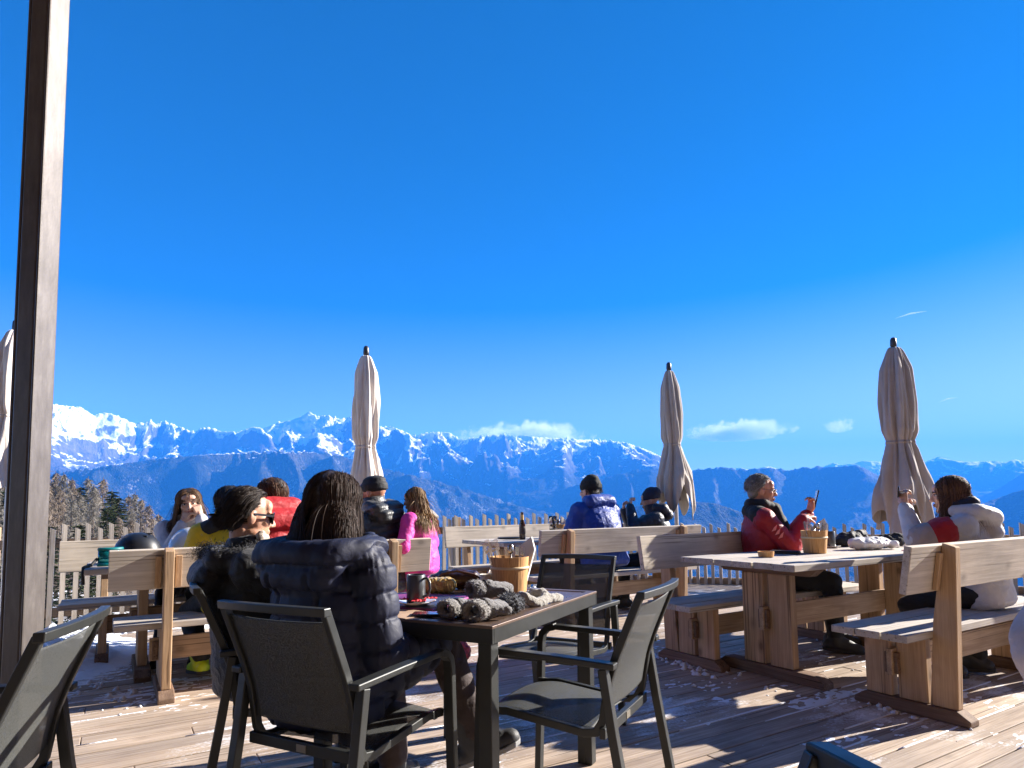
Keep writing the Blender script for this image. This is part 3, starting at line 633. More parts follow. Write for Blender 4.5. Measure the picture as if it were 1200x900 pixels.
# ------------------------------------------------------------------ steel post
m, nt, b = new_mat('brown_steel'); L = nt.links; tc = nd(nt, 'ShaderNodeTexCoord').outputs['Object']
mp = nd(nt, 'ShaderNodeMapping'); mp.inputs['Scale'].default_value = (40, 40, 9); L.new(tc, mp.inputs[0])
s_ = math_(nt, 'ADD', math_(nt, 'MULTIPLY', noise(nt, mp.outputs[0], 1., 5, .6), .6), math_(nt, 'MULTIPLY', noise(nt, tc, 3., 6, .65), .5))
L.new(ramp(nt, [(.35, (.068, .058, .053)), (.58, (.108, .094, .087)), (.75, (.15, .135, .126))], s_).outputs[0], b.inputs['Base Color']); b.inputs['Roughness'].default_value = .42; b.inputs['Metallic'].default_value = .25
bump(nt, b, noise(nt, tc, 90., 4), .12, .003)
post = thing('steel_post', 'tall brown steel post at the left, rising out of the picture', 'post', (-2.085, 2.78, 0), R(-4))
mb = MB(); mb.box((-.035, -.05, 0), (.045, .05, 4.6)); mb.build('column', m, post, bevel=.008)
mb = MB(); mb.box((-.051, -.047, 0), (-.0375, .058, 4.6)); mb.build('flange', m, post, bevel=.006)
mb = MB(); mb.box((.0475, -.056, 0), (.061, .06, 4.6)); mb.build('flange', m, post, bevel=.009)
mb = MB(); mb.box((-.13, -.12, 0.002), (.13, .12, .014)); mb.build('base_plate', m, post, bevel=.003)

# ------------------------------------------------------------------ hut added out of view to block skylight; the steel post carries its roof
hut = thing('added_hut', 'unseen timber hut added behind the viewer to block skylight, its roof on the steel post', 'light blocker', (0, -3.4, 0))
HUTW = wood('added_hut_boards', (.24, .15, .09), (.46, .31, .20), axis=2, knots=.3)  # honey tone chosen to bounce warm fill onto the terrace
mb = MB(); x = -9.
while x < 8.95: mb.box((x, -.12, -.4), (x+.185, 0, 4.45)); x += .19
mb.build('wall', HUTW, hut)  # added wall, never in view
mb = MB(); y = -.5
while y < 6.2: mb.box((-9.5, y, 4.62+.0*y), (9.5, y+.195, 4.66)); y += .20
rf = mb.build('roof', wood('added_roof_boards', (.22, .14, .085), (.42, .28, .18), axis=0, knots=.3), hut)  # added roof, keeps skylight off the foreground
for xx in np.arange(-8.7, 9, 1.45):
    mb = MB(); mb.box((xx-.05, -.4, 4.46), (xx+.05, 6.15, 4.615)); mb.build('rafter', HUTW, rf)
mb = MB(); mb.box((-1.3, -.02, 0), (-.2, .03, 2.1)); mb.build('door', simple('door_brown', (.10, .055, .035), .5), hut)

# ------------------------------------------------------------------ closed parasols
def parasol(label, x, y, ztop, Lc, waist, rad, seed, flare, tilt=0., colr=(.50, .42, .365), strap_t=.55):
    r = thing('parasol', label, 'parasol', (x, y, 0))
    mb = MB(); mb.tube([(0, 0, 0), (0, 0, ztop-.12)], .024, 14); mb.build('pole', simple('pale_pole', (.7, .7, .69), .35, .3), r, smooth=True)
    mb = MB(); mb.lathe([(.026, 0), (.031, .02), (.027, .075), (.016, .094), (.0, .098)], 16, (0, 0, ztop-.02)); mb.build('finial', simple('dark_cap', (.04, .04, .045), .4), r, smooth=True)
    rg = np.random.default_rng(seed); nA, nZ = 144, 110; th = np.linspace(0, 2*math.pi, nA, endpoint=False); t = np.linspace(0, 1, nZ)
    TH, TT = np.meshgrid(th, t); prof = np.interp(TT, [0, .02, .12, .3, waist-.06, waist, waist+.06, .8, 1.], [.32, .45, .78, .96, .92, .70, .84, 1.0*flare, 1.04*flare])
    ph = rg.random(6)*6.28
    fold = .0
    for k, a in ((8, .085), (13, .06), (21, .035), (5, .07)): fold = fold+a*np.sin(k*TH+ph[k % 6]+1.2*np.sin(2.2*TT*3+ph[(k+1) % 6])+.8*TT*rg.normal())
    sharp = np.sign(fold)*np.abs(fold)**.85
    k2 = np.interp(TT, [0, .1, waist-.04, waist, waist+.05, 1], [.15, .7, .8, .45, .85, .95])
    rr = rad*(prof + 1.25*sharp*k2) + rad*.05*perlin(np.stack([np.cos(TH)*2, np.sin(TH)*2, TT*5+seed], -1))
    rr = np.maximum(rr, .032)
    # ragged lower hem: the panel corners hang lower than the middles
    hem = .17*(flare-.75)*(np.abs(np.sin(2.0*TH+ph[2]))**1.3 + .35*np.sin(5*TH+ph[3]))
    ZZ = -Lc*(TT*(1-hem*np.clip((TT-waist)/(1-waist), 0, 1)))
    X_ = rr*np.cos(TH); Y_ = rr*np.sin(TH); V = np.stack([X_, Y_, ZZ+ztop-.03], -1)
    I = np.arange(nA*nZ).reshape(nZ, nA); J = np.roll(I, -1, axis=1); Fq = np.stack([I[:-1], I[1:], J[1:], J[:-1]], -1).reshape(-1, 4)
    cm = cloth('parasol_cloth_%d' % seed, colr, .85, weave=700, wrinkle=.25, wscale=7., sheen=.15, spec=.2, var=.07)
    link('canopy', np_mesh('canopy', V.reshape(-1, 3), Fq), cm, r, smooth=True, solid=.006)
    iw = int(waist*nZ); RG = []
    mb = MB(); 
    for dz, o_ in ((-.014, .004), (-.014, .009), (.014, .009), (.014, .004)): RG.append(np.stack([(rr[iw]+o_)*np.cos(th), (rr[iw]+o_)*np.sin(th), np.full(nA, V[iw, 0, 2]+dz)], -1))
    mb.rings(RG, cap=False, close=True); mb.build('strap', cm, r, smooth=True)
    mb = MB(); mb.tube([(rr[iw, 20]*math.cos(th[20]), rr[iw, 20]*math.sin(th[20]), V[iw, 0, 2]), (rad*1.12, .02, V[iw, 0, 2]-.12), (rad*1.2, .01, V[iw, 0, 2]-.24)], .006, 6); mb.build('strap_end', cm, r)
    # inner ribs of the frame under the cloth
    for k in range(8):
        a = k*math.pi/4+.2; mb = MB(); mb.bar((.03*math.cos(a), .03*math.sin(a), ztop-.1), (.05*math.cos(a), .05*math.sin(a), ztop-Lc*.93), .016, .012); mb.build('rib', simple('dark_rib', (.05, .05, .055), .4), r)
    mb = MB(); mb.lathe([(.0, 0), (.23, .0), (.25, .02), (.25, .06), (.06, .09), (.03, .25), (.0, .25)], 24, (0, 0, .002)); mb.build('base', simple('dark_base', (.07, .07, .075), .5), r, smooth=False)
    r.rotation_euler = (0, R(tilt), 0); return r
parasol('closed parasol at the right, its cloth darkened for shade, behind the woman in white', 3.78, 6.3, 2.66, 1.86, .50, .150, 3, 1.5, 0, (.35, .305, .28))  # dark tone of the shaded side put into the cloth colour
parasol('closed beige parasol at the middle with its flared hem lifted, beside the dark-hatted woman', 1.90, 7.5, 2.71, 1.66, .52, .115, 12, 1.65, -1, (.46, .41, .355))  # beige toned down, with shade in the cloth colour
parasol('slim closed cream parasol at the left, behind the man in the grey puffer jacket', -1.47, 6.5, 2.70, 1.54, .60, .118, 21, 1.2, 0, (.70, .63, .56))  # sunlit brightness put into the cream cloth colour
parasol('closed cream parasol cut by the left edge of the picture, behind the steel post', -4.35, 5.6, 2.75, 1.46, .52, .15, 33, 1.4, 0, (.68, .60, .53))
# ------------------------------------------------------------------ metal table and chairs
ALU = simple('anthracite_frame', (.036, .038, .037), .42, .35, var=.12, bs=.08, bscale=250, bdist=.001)
def sling_mat():
    m, nt, b = new_mat('sling_mesh'); L = nt.links; tc = nd(nt, 'ShaderNodeTexCoord').outputs['Object']
    L.new(ramp(nt, [(.3, (.045, .047, .046)), (.7, (.082, .086, .083))], noise(nt, tc, 260., 2)).outputs[0], b.inputs['Base Color']); b.inputs['Roughness'].default_value = .62
    bump(nt, b, noise(nt, tc, 500., 2), .25, .002); b.inputs['Alpha'].default_value = .74
    return m
SLING = sling_mat()
TC = np.array([-.071, 2.12]); TA = R(62.); E1 = np.array([math.cos(TA), math.sin(TA)]); E2 = np.array([-math.sin(TA), math.cos(TA)])
def tp(x, y, z=0., q=1.): p = TC+(E1*x+E2*y)*q; return np.array([p[0], p[1], z])
TZ = .735
mt = thing('metal_table', 'dark grey metal table with mug, mittens and cutlery tub in the foreground', 'table', tp(0, 0), TA)
m, nt, b = new_mat('laminate_top'); L = nt.links; tc = nd(nt, 'ShaderNodeTexCoord').outputs['Object']
L.new(ramp(nt, [(.3, (.060, .038, .028)), (.7, (.13, .082, .058))], noise(nt, tc, 7., 6, .6, .5)).outputs[0], b.inputs['Base Color'])
L.new(ramp(nt, [(.3, (.22,)*3), (.7, (.40,)*3)], noise(nt, tc, 22., 5)).outputs[0], b.inputs['Roughness']); b.inputs['Specular IOR Level'].default_value = .6
mb = MB(); mb.box((.012, .012, TZ-.012), (.928, 0.788, TZ)); mb.build('tabletop', m, mt, bevel=.002)
mb = MB()
for lo, hi in (((0, 0, TZ-.055), (.012, 0.80, TZ+.001)), ((.928, 0, TZ-.055), (.94, 0.80, TZ+.001)), ((.0121, 0, TZ-.055), (.9279, .012, TZ+.001)), ((.0121, 0.788, TZ-.055), (.9279, 0.80, TZ+.001))): mb.box(lo, hi)
mb.build('apron', ALU, mt, bevel=.002)
mb = MB()
for lo, hi in (((-.001, -.001, TZ-.0065), (.035, 0.801, TZ+.0035)), ((.905, -.001, TZ-.0065), (.941, 0.801, TZ+.0035)), ((.0352, -.001, TZ-.0065), (.9048, .035, TZ+.0035)), ((.0352, 0.765, TZ-.0065), (.9048, 0.801, TZ+.0035))): mb.box(lo, hi)
mb.build('edge_trim', simple('bronze_edge', (.16, .11, .085), .4, .4), mt, bevel=.0015)
for x, y in ((.014, .014), (.876, .014), (.014, 0.736), (.876, 0.736)):
    mb = MB(); mb.box((x, y, 0), (x+.05, y+.05, TZ-.014)); mb.build('leg', ALU, mt, bevel=.003)

def make_chair(label):
    r = thing('metal_chair', label, 'chair')
    W2 = .250
    for s in (-1, 1):
        def S(pts, w_=.036, t_=.022): return [(s*W2, y, z) for y, z in pts]
        mb = MB(); mb.sweep(S([(.26, 0), (.235, .58), (.228, .61), (.205, .632), (.17, .640)]), .036, .026); mb.build('front_leg', ALU, r, bevel=.003)
        mb = MB(); mb.sweep(S([(.169, .640), (-.05, .636), (-.268, .628)]), .042, .020); mb.build('armrest', ALU, r, bevel=.004)
        mb = MB(); mb.sweep(S([(-.225, .6175), (-.255, .42), (-.33, 0)]), .034, .030); mb.build('rear_leg', ALU, r, bevel=.003)
        mb = MB(); mb.sweep([(s*.214, y, z) for y, z in ((.235, .428), (.15, .436), (-.14, .405), (-.185, .412), (-.208, .45), (-.232, .58), (-.262, .66), (-.345, .842))], .022, .026); mb.build('seat_frame', ALU, r, bevel=.003)
    def sling(name, prof, sag, par):
        P = np.array(prof); d = np.concatenate([[0], np.cumsum(np.linalg.norm(np.diff(P, axis=0), axis=1))]); t = np.linspace(0, d[-1], 26); y = np.interp(t, d, P[:, 0]); z = np.interp(t, d, P[:, 1]); k = np.ones(5)/5
        y = np.convolve(np.pad(y, 2, 'edge'), k, 'valid'); z = np.convolve(np.pad(z, 2, 'edge'), k, 'valid')
        xs = np.linspace(-.204, .204, 18); G_ = np.zeros((26, 18, 3)); bw = 1-(xs/.204)**2
        nx = np.gradient(z); ny = -np.gradient(y); q = np.hypot(nx, ny); nx /= q; ny /= q
        G_[..., 0] = xs; G_[..., 1] = y[:, None]-sag*bw*nx[:, None]*-1; G_[..., 2] = z[:, None]+sag*bw*ny[:, None]
        mb = MB(); mb.grid(G_); return mb.build(name, SLING, par, smooth=True, solid=.0035)
    sling('seat', [(.238, .425), (.15, .440), (-.14, .409), (-.17, .412)], .014, r)
    sling('backrest', [(-.212, .475), (-.232, .58), (-.262, .66), (-.335, .82)], -.012, r)
    mb = MB(); xs = np.linspace(-.226, .226, 15)
    mb.rings([np.array([(x, -.345-.028*(1-(x/.226)**2)+a, .842+.004*(1-(x/.226)**2)+c) for a, c in ((-.016, -.012), (.012, -.012), (.010, .012), (-.018, .012))]) for x in xs]); mb.build('top_rail', ALU, r, bevel=.003)
    mb = MB(); mb.box((-.236, -.222, .398), (.236, -.200, .432)); cb = mb.build('rear_bar', ALU, r, bevel=.003)
    mb = MB(); mb.box((-.02, -.2245, .404), (.02, -.2222, .426)); mb.build('maker_plate', simple('plate', (.30, .27, .22), .4, .6), cb)
    mb = MB(); mb.box((-.202, .212, .404), (.202, .232, .424)); mb.build('front_bar', ALU, r, bevel=.003)
    return r
ch0 = make_chair('x')
def put_chair(first, x, y, face, label, z=0.):
    r = ch0 if first else dup(ch0); r.location = (x, y, z); r.scale = (.95, .95, 1.); r.rotation_euler = (0, 0, math.atan2(face[1], face[0])-math.pi/2)
    r['label'] = label; r['category'] = 'chair'; return r
def at_t(x, y): return tp(x, y)[:2]
put_chair(True, *at_t(-.175, .435), E1, 'dark mesh-backed chair under the woman in the navy puffer coat')
put_chair(False, -.87, 2.60, (.93, .37), 'dark mesh-backed chair under the man in sunglasses and black parka')
put_chair(False, .195, 2.36, E2, 'empty dark chair at the right end of the metal table, back to the light')
put_chair(False, .195, 3.26, -E1, 'empty dark chair facing the camera across the metal table')
put_chair(False, -1.44, 1.60, (-.966, -.256), 'empty dark chair with its back to us in the lower left corner')
put_chair(False, .005, .535, (-1, 0), 'dark chair of which only a back corner shows at the bottom edge')
# ------------------------------------------------------------------ people
def skin(name, col):
    if name in _MC: return _MC[name]
    m, nt, b = new_mat(name); L = nt.links; tc = nd(nt, 'ShaderNodeTexCoord').outputs['Object']
    L.new(ramp(nt, [(.3, tuple(c*k for c, k in zip(col, (.86, .76, .72)))), (.7, col)], noise(nt, tc, 28., 5, .6)).outputs[0], b.inputs['Base Color'])
    b.inputs['Roughness'].default_value = .5; b.inputs['Subsurface Weight'].default_value = .12; b.inputs['Subsurface Radius'].default_value = (.012, .005, .003); b.inputs['Subsurface Scale'].default_value = .5
    bump(nt, b, noise(nt, tc, 220., 3), .12, .002); _MC[name] = m; return m
def hairmat(name, c0, c1, rough=.6):
    if name in _MC: return _MC[name]
    m, nt, b = new_mat(name); isl = nd(nt, 'ShaderNodeNewGeometry').outputs['Random Per Island']; nt.links.new(ramp(nt, [(0, c0), (.75, tuple((a+b_)/2 for a, b_ in zip(c0, c1))), (1, c1)], isl).outputs[0], b.inputs['Base Color']); b.inputs['Roughness'].default_value = rough; b.inputs['Specular IOR Level'].default_value = .22
    _MC[name] = m; return m
def rotm(yaw=0, pitch=0, roll=0):
    return np.array(Matrix.Rotation(R(yaw), 3, 'Z') @ Matrix.Rotation(R(pitch), 3, 'X') @ Matrix.Rotation(R(roll), 3, 'Y'))
def ik(a, t, l1, l2, pole):
    a = np.asarray(a, float); t = np.asarray(t, float); d = t-a; n = np.linalg.norm(d); n2 = min(n, (l1+l2)*.999); d = d/n; t = a+d*n2
    x = (l1*l1-l2*l2+n2*n2)/(2*n2); h = math.sqrt(max(l1*l1-x*x, 1e-6)); p = np.asarray(pole, float); p = unit(p-d*np.dot(p, d)); return a+d*x+p*h, t

def add_hand(mb, wrist, d, n, side, curl=25., k=1., spread=1.):
    """palm, four unequal fingers bent at the knuckles and a thumb leaving the side of the palm; d = along the palm, n = out of the palm"""
    d = unit(d); n = unit(np.asarray(n, float)-d*np.dot(n, d)); s = np.cross(d, n)*side      # s points to the thumb side
    w = np.asarray(wrist, float)
    for i, o in enumerate((.026, .009, -.009, -.026)):
        mb.cap(w+d*.012*k+s*o*.6*k, w+d*.080*k+s*o*k, .0145*k, .0120*k, 8)
    mb.cap(w-d*.02*k, w+d*.03*k, .023*k, .022*k, 8)
    for o, ln, c in ((.028, .92, 1.), (.0095, 1.02, 1.05), (-.0095, .96, 1.12), (-.027, .76, 1.2)):
        p = w+d*.082*k+s*o*k; a = 0
        for j, (l, r_) in enumerate(((.042, .0088), (.026, .0080), (.021, .0072))):
            a += R(curl*c*(.9 if j == 0 else 1.1)); dd = d*math.cos(a)+n*math.sin(a)+s*(o*1.6*spread if j == 0 else 0); q = p+unit(dd)*l*ln*k; mb.cap(p, q, r_*k, r_*.93*k, 8); p = q
    p = w+d*.022*k+s*.024*k
    for l, r_, (fd, fs, fn_) in ((.036, .0115, (.62, .62, .45)), (.032, .0095, (.82, .18, .55)), (.025, .0085, (.85, -.1, .5))):
        q = p+unit(d*fd+s*fs+n*fn_)*l*k; mb.cap(p, q, r_*k, r_*.93*k, 8); p = q

def strands(name, mat_, P0, D0, length, H, keep, n_seg=13, wid=.0032, grav=.28, jit=.10, parent=None, curlz=0.):
    """hair: ribbons that start on the scalp, slide over the head and fall, kept outside the given round shapes"""
    N = len(P0); rg = RNG; P = P0.copy(); D = D0.copy(); L_ = np.broadcast_to(length, (N,))*(.82+.3*rg.random(N)); st = (L_/n_seg)[:, None]
    path = [P.copy()]; nor = [unit2(P-H['c'])]; dn = H.get('down', np.array([0, 0, -1.])); wav = rg.random(N)*6.28; lay = .14*rg.random(N)**1.5
    for i in range(n_seg):
        D = unit2(D*(1-grav)+dn*grav+rg.normal(size=(N, 3))*jit*.35)
        if curlz: D = unit2(D+curlz*np.stack([np.sin(wav+i*.9), np.cos(wav+i*.9), 0*wav], -1))
        P = P+D*st
        for c, M_, rad in keep:
            q = (P-c) @ M_; l = np.linalg.norm(q/rad, axis=1); ins = l < 1.0
            if ins.any(): q[ins] = q[ins]/np.maximum(l[ins], .2)[:, None]*(1.0+lay[ins])[:, None]; P[ins] = (q[ins] @ M_.T)+c
        if not keep: path.append(P.copy()); nor.append(unit2(P-H['c'])); continue
        c, M_, rad = keep[0]; q = (P-c) @ M_; l = np.linalg.norm(q/rad, axis=1); lim = 1.02+lay; fl = (l > lim) & (q[:, 2] > -.035) & (i < n_seg-2 if len(keep) < 2 else True)
        if fl.any(): q[fl] *= (lim/l)[fl][:, None]; P[fl] = (q[fl] @ M_.T)+c
        path.append(P.copy()); nor.append(unit2(P-H['c']))
    path = np.array(path); nor = np.array(nor); tan = np.gradient(path, axis=0); sd = unit2(np.cross(tan, nor).reshape(-1, 3)).reshape(path.shape)
    tw = rg.normal(size=(N,))*.6; sd = sd*np.cos(tw)[None, :, None]+nor*np.sin(tw)[None, :, None]
    tp_ = np.interp(np.arange(n_seg+1), [0, 2, n_seg*.7, n_seg], [.7, 1, 1, .25])[:, None, None]*wid*(.7+.7*rg.random(N))[None, :, None]
    A = path-sd*tp_/2; B = path+sd*tp_/2; V = np.stack([A, B], 2).transpose(1, 0, 2, 3).reshape(-1, 3)
    k = (n_seg+1)*2; b0 = np.arange(N)[:, None]*k+np.arange(n_seg)[None, :]*2; F = np.stack([b0, b0+1, b0+3, b0+2], -1).reshape(-1, 4)
    return link(name, np_mesh(name, V, F), mat_, parent, smooth=True)
def unit2(v): return v/np.maximum(np.linalg.norm(v, axis=-1, keepdims=True), 1e-9)

def seg_dist(V, a, b):
    ab = b-a; t = np.clip(((V-a) @ ab)/np.dot(ab, ab), 0, 1); return np.linalg.norm(V-(a+t[:, None]*ab), axis=1), t*np.linalg.norm(ab)

def person(label, loc, face, k=1., pz=.55, lean=5., tilt=0., twist=0., head=(0, 0, 0), hands=None, poles=((-.7, -.35, -.6), (.7, -.35, -.6)), palms=None, curl=(28, 28),
           feet=((-.11, .42, .085), (.11, .42, .085)), knee_pole=(0, .6, 1.), toes=None, skin_c=('fair_skin', (.62, .40, .30)), jacket=None, bulk=1., puff=None, wrinkle=.006,
           trousers=None, boots=None, hair=None, hat=None, face_on=False, collar=None, hood=None, extra=None, vox=.009, bvox=.0065, sleeve=1., coat=False, brow=(.06, .04, .03), seams=None, gloves=None, neck_fwd=.0, hem=-.10, quilt=0.):
    a = math.atan2(face[1], face[0])-math.pi/2
    root = thing('person', label, 'person', (loc[0], loc[1], 0), a)
    X = np.array([1., 0, 0])
    S = np.array(Matrix.Rotation(R(tilt), 3, 'Y') @ Matrix.Rotation(R(-lean), 3, 'X')); su = S[:, 2]; sf = S[:, 1]; sr_ = S[:, 0]
    Tw = np.array(Matrix.Rotation(R(twist), 3, 'Z')); tr = S @ Tw[:, 0]; tf = S @ Tw[:, 1]
    pel = np.array([0, 0, pz]); nb = pel+su*.50*k
    hu = unit(su*.55+np.array([0, 0, 1.])*.45); hc = nb+hu*.145*k+tf*(.035+neck_fwd)*k
    HM = Tw @ rotm(*head); hr, hf, hup = HM[:, 0], HM[:, 1], HM[:, 2]
    def hp(x, y, z): return hc+(hr*x+hf*y+hup*z)*k
    sh = [nb-su*.065*k+tr*s*.185*k*(.94+.06*bulk)+tf*.0 for s in (-1, 1)]; hip = [pel+X*s*.092*k for s in (-1, 1)]
    hands = hands or ((-.15, .36, pz+.13), (.15, .36, pz+.13)); el, wr = [], []
    for i in (0, 1): e, w_ = ik(sh[i], hands[i], .285*k, .255*k, poles[i]); el.append(e); wr.append(w_)
    kn, an = [], []
    for i in (0, 1): e, w_ = ik(hip[i], feet[i], .43*k, .42*k, knee_pole); kn.append(e); an.append(w_)
    toes = toes or ((-.12, 1, -.1), (.12, 1, -.1))
    sm_ = skin(*skin_c)
    # ---- body: one continuous surface
    mb = MB()
    def E(c, r, M=None, n=14): mb.ell(hp(*c), np.array(r)*k, HM, n)
    E((0, -.016, .028), (.075, .093, .083), n=20); E((0, .028, -.03), (.060, .060, .085), n=18); E((0, .045, -.088), (.040, .040, .032)); E((0, .070, .020), (.050, .020, .013)); E((.0, .060, .045), (.055, .030, .035))
    mb.cap(hp(0, .086, .008), hp(0, .106, -.030), .0085*k, .0125*k, 8)
    for s in (-1, 1):
        E((s*.012, .094, -.036), (.009, .011, .008), n=8); E((s*.040, .058, -.022), (.022, .024, .022), n=10); E((s*.076, -.006, -.012), (.009, .020, .031), n=12); E((s*.083, -.012, -.006), (.006, .010, .018), n=8); E((s*.045, .02, -.075), (.020, .04, .025), n=10)
    E((0, .084, -.060), (.023, .013, .0085), n=10); E((0, .082, -.072), (.020, .013, .0085), n=10); E((0, .074, -.103), (.020, .016, .016), n=10)
    mb.cap(hp(0, -.025, -.06), nb-su*.03*k, .050*k, .058*k, 14)
    mb.loft([(pel+su*t*k, tr*rx*k, tf*ry*k) for t, rx, ry in ((-.09, .13, .09), (0, .155, .105), (.15, .13, .09), (.32, .155, .10), (.44, .135, .075), (.50, .06, .055))], 18)
    for i, s in ((0, -1), (1, 1)):
        mb.ell(sh[i], .055*k, n=10); mb.cap(sh[i], el[i], .046*k, .037*k, 10); mb.cap(el[i], wr[i], .037*k, .025*k, 10)
        fd = unit(wr[i]-el[i]); pd, pn = (fd, unit(-tr*s*.6-np.array([0, 0, .6]))) if palms is None or palms[i] is None else (np.array(palms[i][0], float), np.array(palms[i][1], float))
        add_hand(mb, wr[i]+unit(pd)*.012*k, pd, pn, 1 if i == 0 else -1, curl[i], .98*k)
        mb.cap(hip[i], kn[i], .075*k, .052*k, 10); mb.cap(kn[i], an[i], .050*k, .036*k, 10); td = unit(np.array(toes[i], float)); mb.cap(an[i]-td*.02*k-np.array([0, 0, .03*k]), an[i]+td*.12*k-np.array([0, 0, .035*k]), .036*k, .03*k, 10)
    body = remesh('body', mb, bvox*k**.5 if not face_on else .0048, sm_, root, smooth=2)
    # ---- trousers, boots
    T_r = .100*k if not coat else .085*k
    mb = MB(); mb.ell(pel-np.array([0, 0, .0]), (.175*k, .135*k, .115*k), n=16)
    for i in (0, 1): mb.cap(hip[i], kn[i], .092*k, .072*k, 14); mb.cap(kn[i], an[i]+np.array([0, 0, .05])*k, .070*k, .060*k, 14)
    def wr_fn(amp, sc, sd_=0):
        return lambda V, N: V+N*(amp*fbm(V*sc+sd_, 3))[:, None]
    remesh('trousers', mb, .011*max(k, .8), trousers, root, smooth=3, fn=wr_fn(.007, 13., loc[0]))
    for i in (0, 1):
        td = unit(np.array(toes[i], float)*(1, 1, 1)); dz = np.array([0, 0, 1.])
        if abs(td[2]) > .5: dz = unit(np.cross(np.cross(td, unit(kn[i]-an[i])), td))
        mb = MB(); mb.cap(an[i]+unit(kn[i]-an[i])*.11*k, an[i]-dz*.015*k, .058*k, .054*k, 14); mb.cap(an[i]-td*.045*k-dz*.035*k, an[i]+td*.15*k-dz*.042*k, .044*k, .038*k, 14); mb.cap(an[i]+dz*-.0*k, an[i]+td*.10*k-dz*.03*k, .05*k, .04*k, 12)
        b_ = remesh('boot', mb, .008, boots, root, smooth=2)
        mb = MB(); sd = unit(np.cross(td, dz)); c0 = an[i]-dz*.075*k; q = []
        for t, w_ in ((-.09, .026), (-.06, .040), (.05, .043), (.13, .046), (.17, .036), (.19, .016)): q.append((t*k, w_*k))
        pts = [c0+td*t+sd*w_ for t, w_ in q]+[c0+td*t-sd*w_ for t, w_ in q[::-1]]; mb.prism(pts, dz*.022*k); mb.build('sole', simple('rubber_sole', (.035, .034, .033), .8) if boots is not SHOE else simple('pale_sole', (.30, .30, .30), .6), b_, bevel=.004)
    # ---- jacket
    B = bulk; mb = MB()
    mb.loft([(pel+su*t*k, tr*rx*k*B, tf*ry*k*B) for t, rx, ry in ((hem, .165, .125), (hem+.03, .185, .148), (.05, .182, .150), (.15, .172, .140), (.28, .185, .142), (.38, .180, .125), (.45, .140, .098), (.50, .080, .075))], 26)
    for i, s in ((0, -1), (1, 1)):
        mb.ell(sh[i]-su*.008*k, np.array([.075, .075, .075])*k*B*sleeve, n=14); mb.cap(sh[i], el[i], .070*k*B*sleeve, .060*k*B*sleeve, 14); mb.cap(el[i], wr[i]-unit(wr[i]-el[i])*.012, .061*k*B*sleeve, .044*k*B*sleeve, 14)
        if coat: mb.cap(hip[i], hip[i]+(kn[i]-hip[i])*.86, .108*k, .092*k, 14)
    if collar: mb.loft([(nb+su*z*k+tf*f*k, tr*r_*k, tf*r_*.92*k) for z, r_, f in ((-.03, .10, 0), (.0, .092, .012), (collar, .088, .022), (collar+.012, .078, .022))], 20)
    if hood:
        for p, q, r0_, r1_ in hood: f = lambda c: nb+(tr*c[0]+tf*c[1]+su*c[2])*k; mb.cap(f(p), f(q), r0_*k, r1_*k, 14)
    if extra: extra(mb, nb, tr, tf, su, k)
    pa, pL = puff or (0, .1)
    def jf(V, N):
        dt = np.full(len(V), 9.); arc = np.zeros(len(V))
        for i in (0, 1):
            d1, t1 = seg_dist(V, sh[i], el[i]); d2, t2 = seg_dist(V, el[i], wr[i]); l1 = np.linalg.norm(el[i]-sh[i])
            dd = np.minimum(d1, d2)/(.07*k*B); aa = np.where(d1 < d2, t1, l1+t2); u_ = dd < dt; dt = np.where(u_, dd, dt); arc = np.where(u_, aa, arc)
            if coat:
                d3, t3 = seg_dist(V, hip[i], kn[i]); dd = d3/(.10*k); u_ = (dd < dt) & (t3 > .12); dt = np.where(u_, dd, dt); arc = np.where(u_, t3, arc)
        q = V-pel; ts = q @ su; tl = q @ tr; dT = np.sqrt((tl/(.17*k*B))**2+((q @ tf)/(.13*k*B))**2); up_ = np.clip((ts-.52*k)/(.05*k), 0, 1)
        onarm = np.clip((dT-dt)*4+.5, 0, 1); cc = np.where(onarm > .5, arc, ts)
        cc = cc+.006*perlin(V*9.+3.)
        g = np.abs(np.sin(math.pi*cc/pL))**.5-.62
        out = V+N*(pa*g*(1-.7*up_))[:, None] if pa else V
        if quilt:
            ph_ = np.abs(((cc/pL)+.5) % 1-.5)*pL; gq = np.exp(-(ph_/.006)**2)*(1-.8*up_); lat = np.where(onarm > .5, np.arctan2(V[:, 0]-.2, V[:, 1])*.09, tl)
            gather = perlin(np.stack([lat*75., cc*7., V[:, 2]*9.], -1))*np.exp(-(ph_/.026)**2)
            out = out-N*(quilt*.75*gq)[:, None]+N*(quilt*.42*gather)[:, None]
        if seams is not None:
            gr = 0
            for sx in seams: gr = gr+np.exp(-((tl-sx*k)/.007)**2)
            out = out-N*(.011*np.clip(gr, 0, 1)*(onarm < .5)*(ts < .42*k))[:, None]
        wv = fbm(V*np.array([11., 11., 17.])+loc[1], 3)+.5*np.abs(fbm(V*31.+7., 2)); return out+N*(.62*wrinkle*wv)[:, None]
    jk = remesh('jacket', mb, vox, jacket, root, smooth=3, fn=jf)
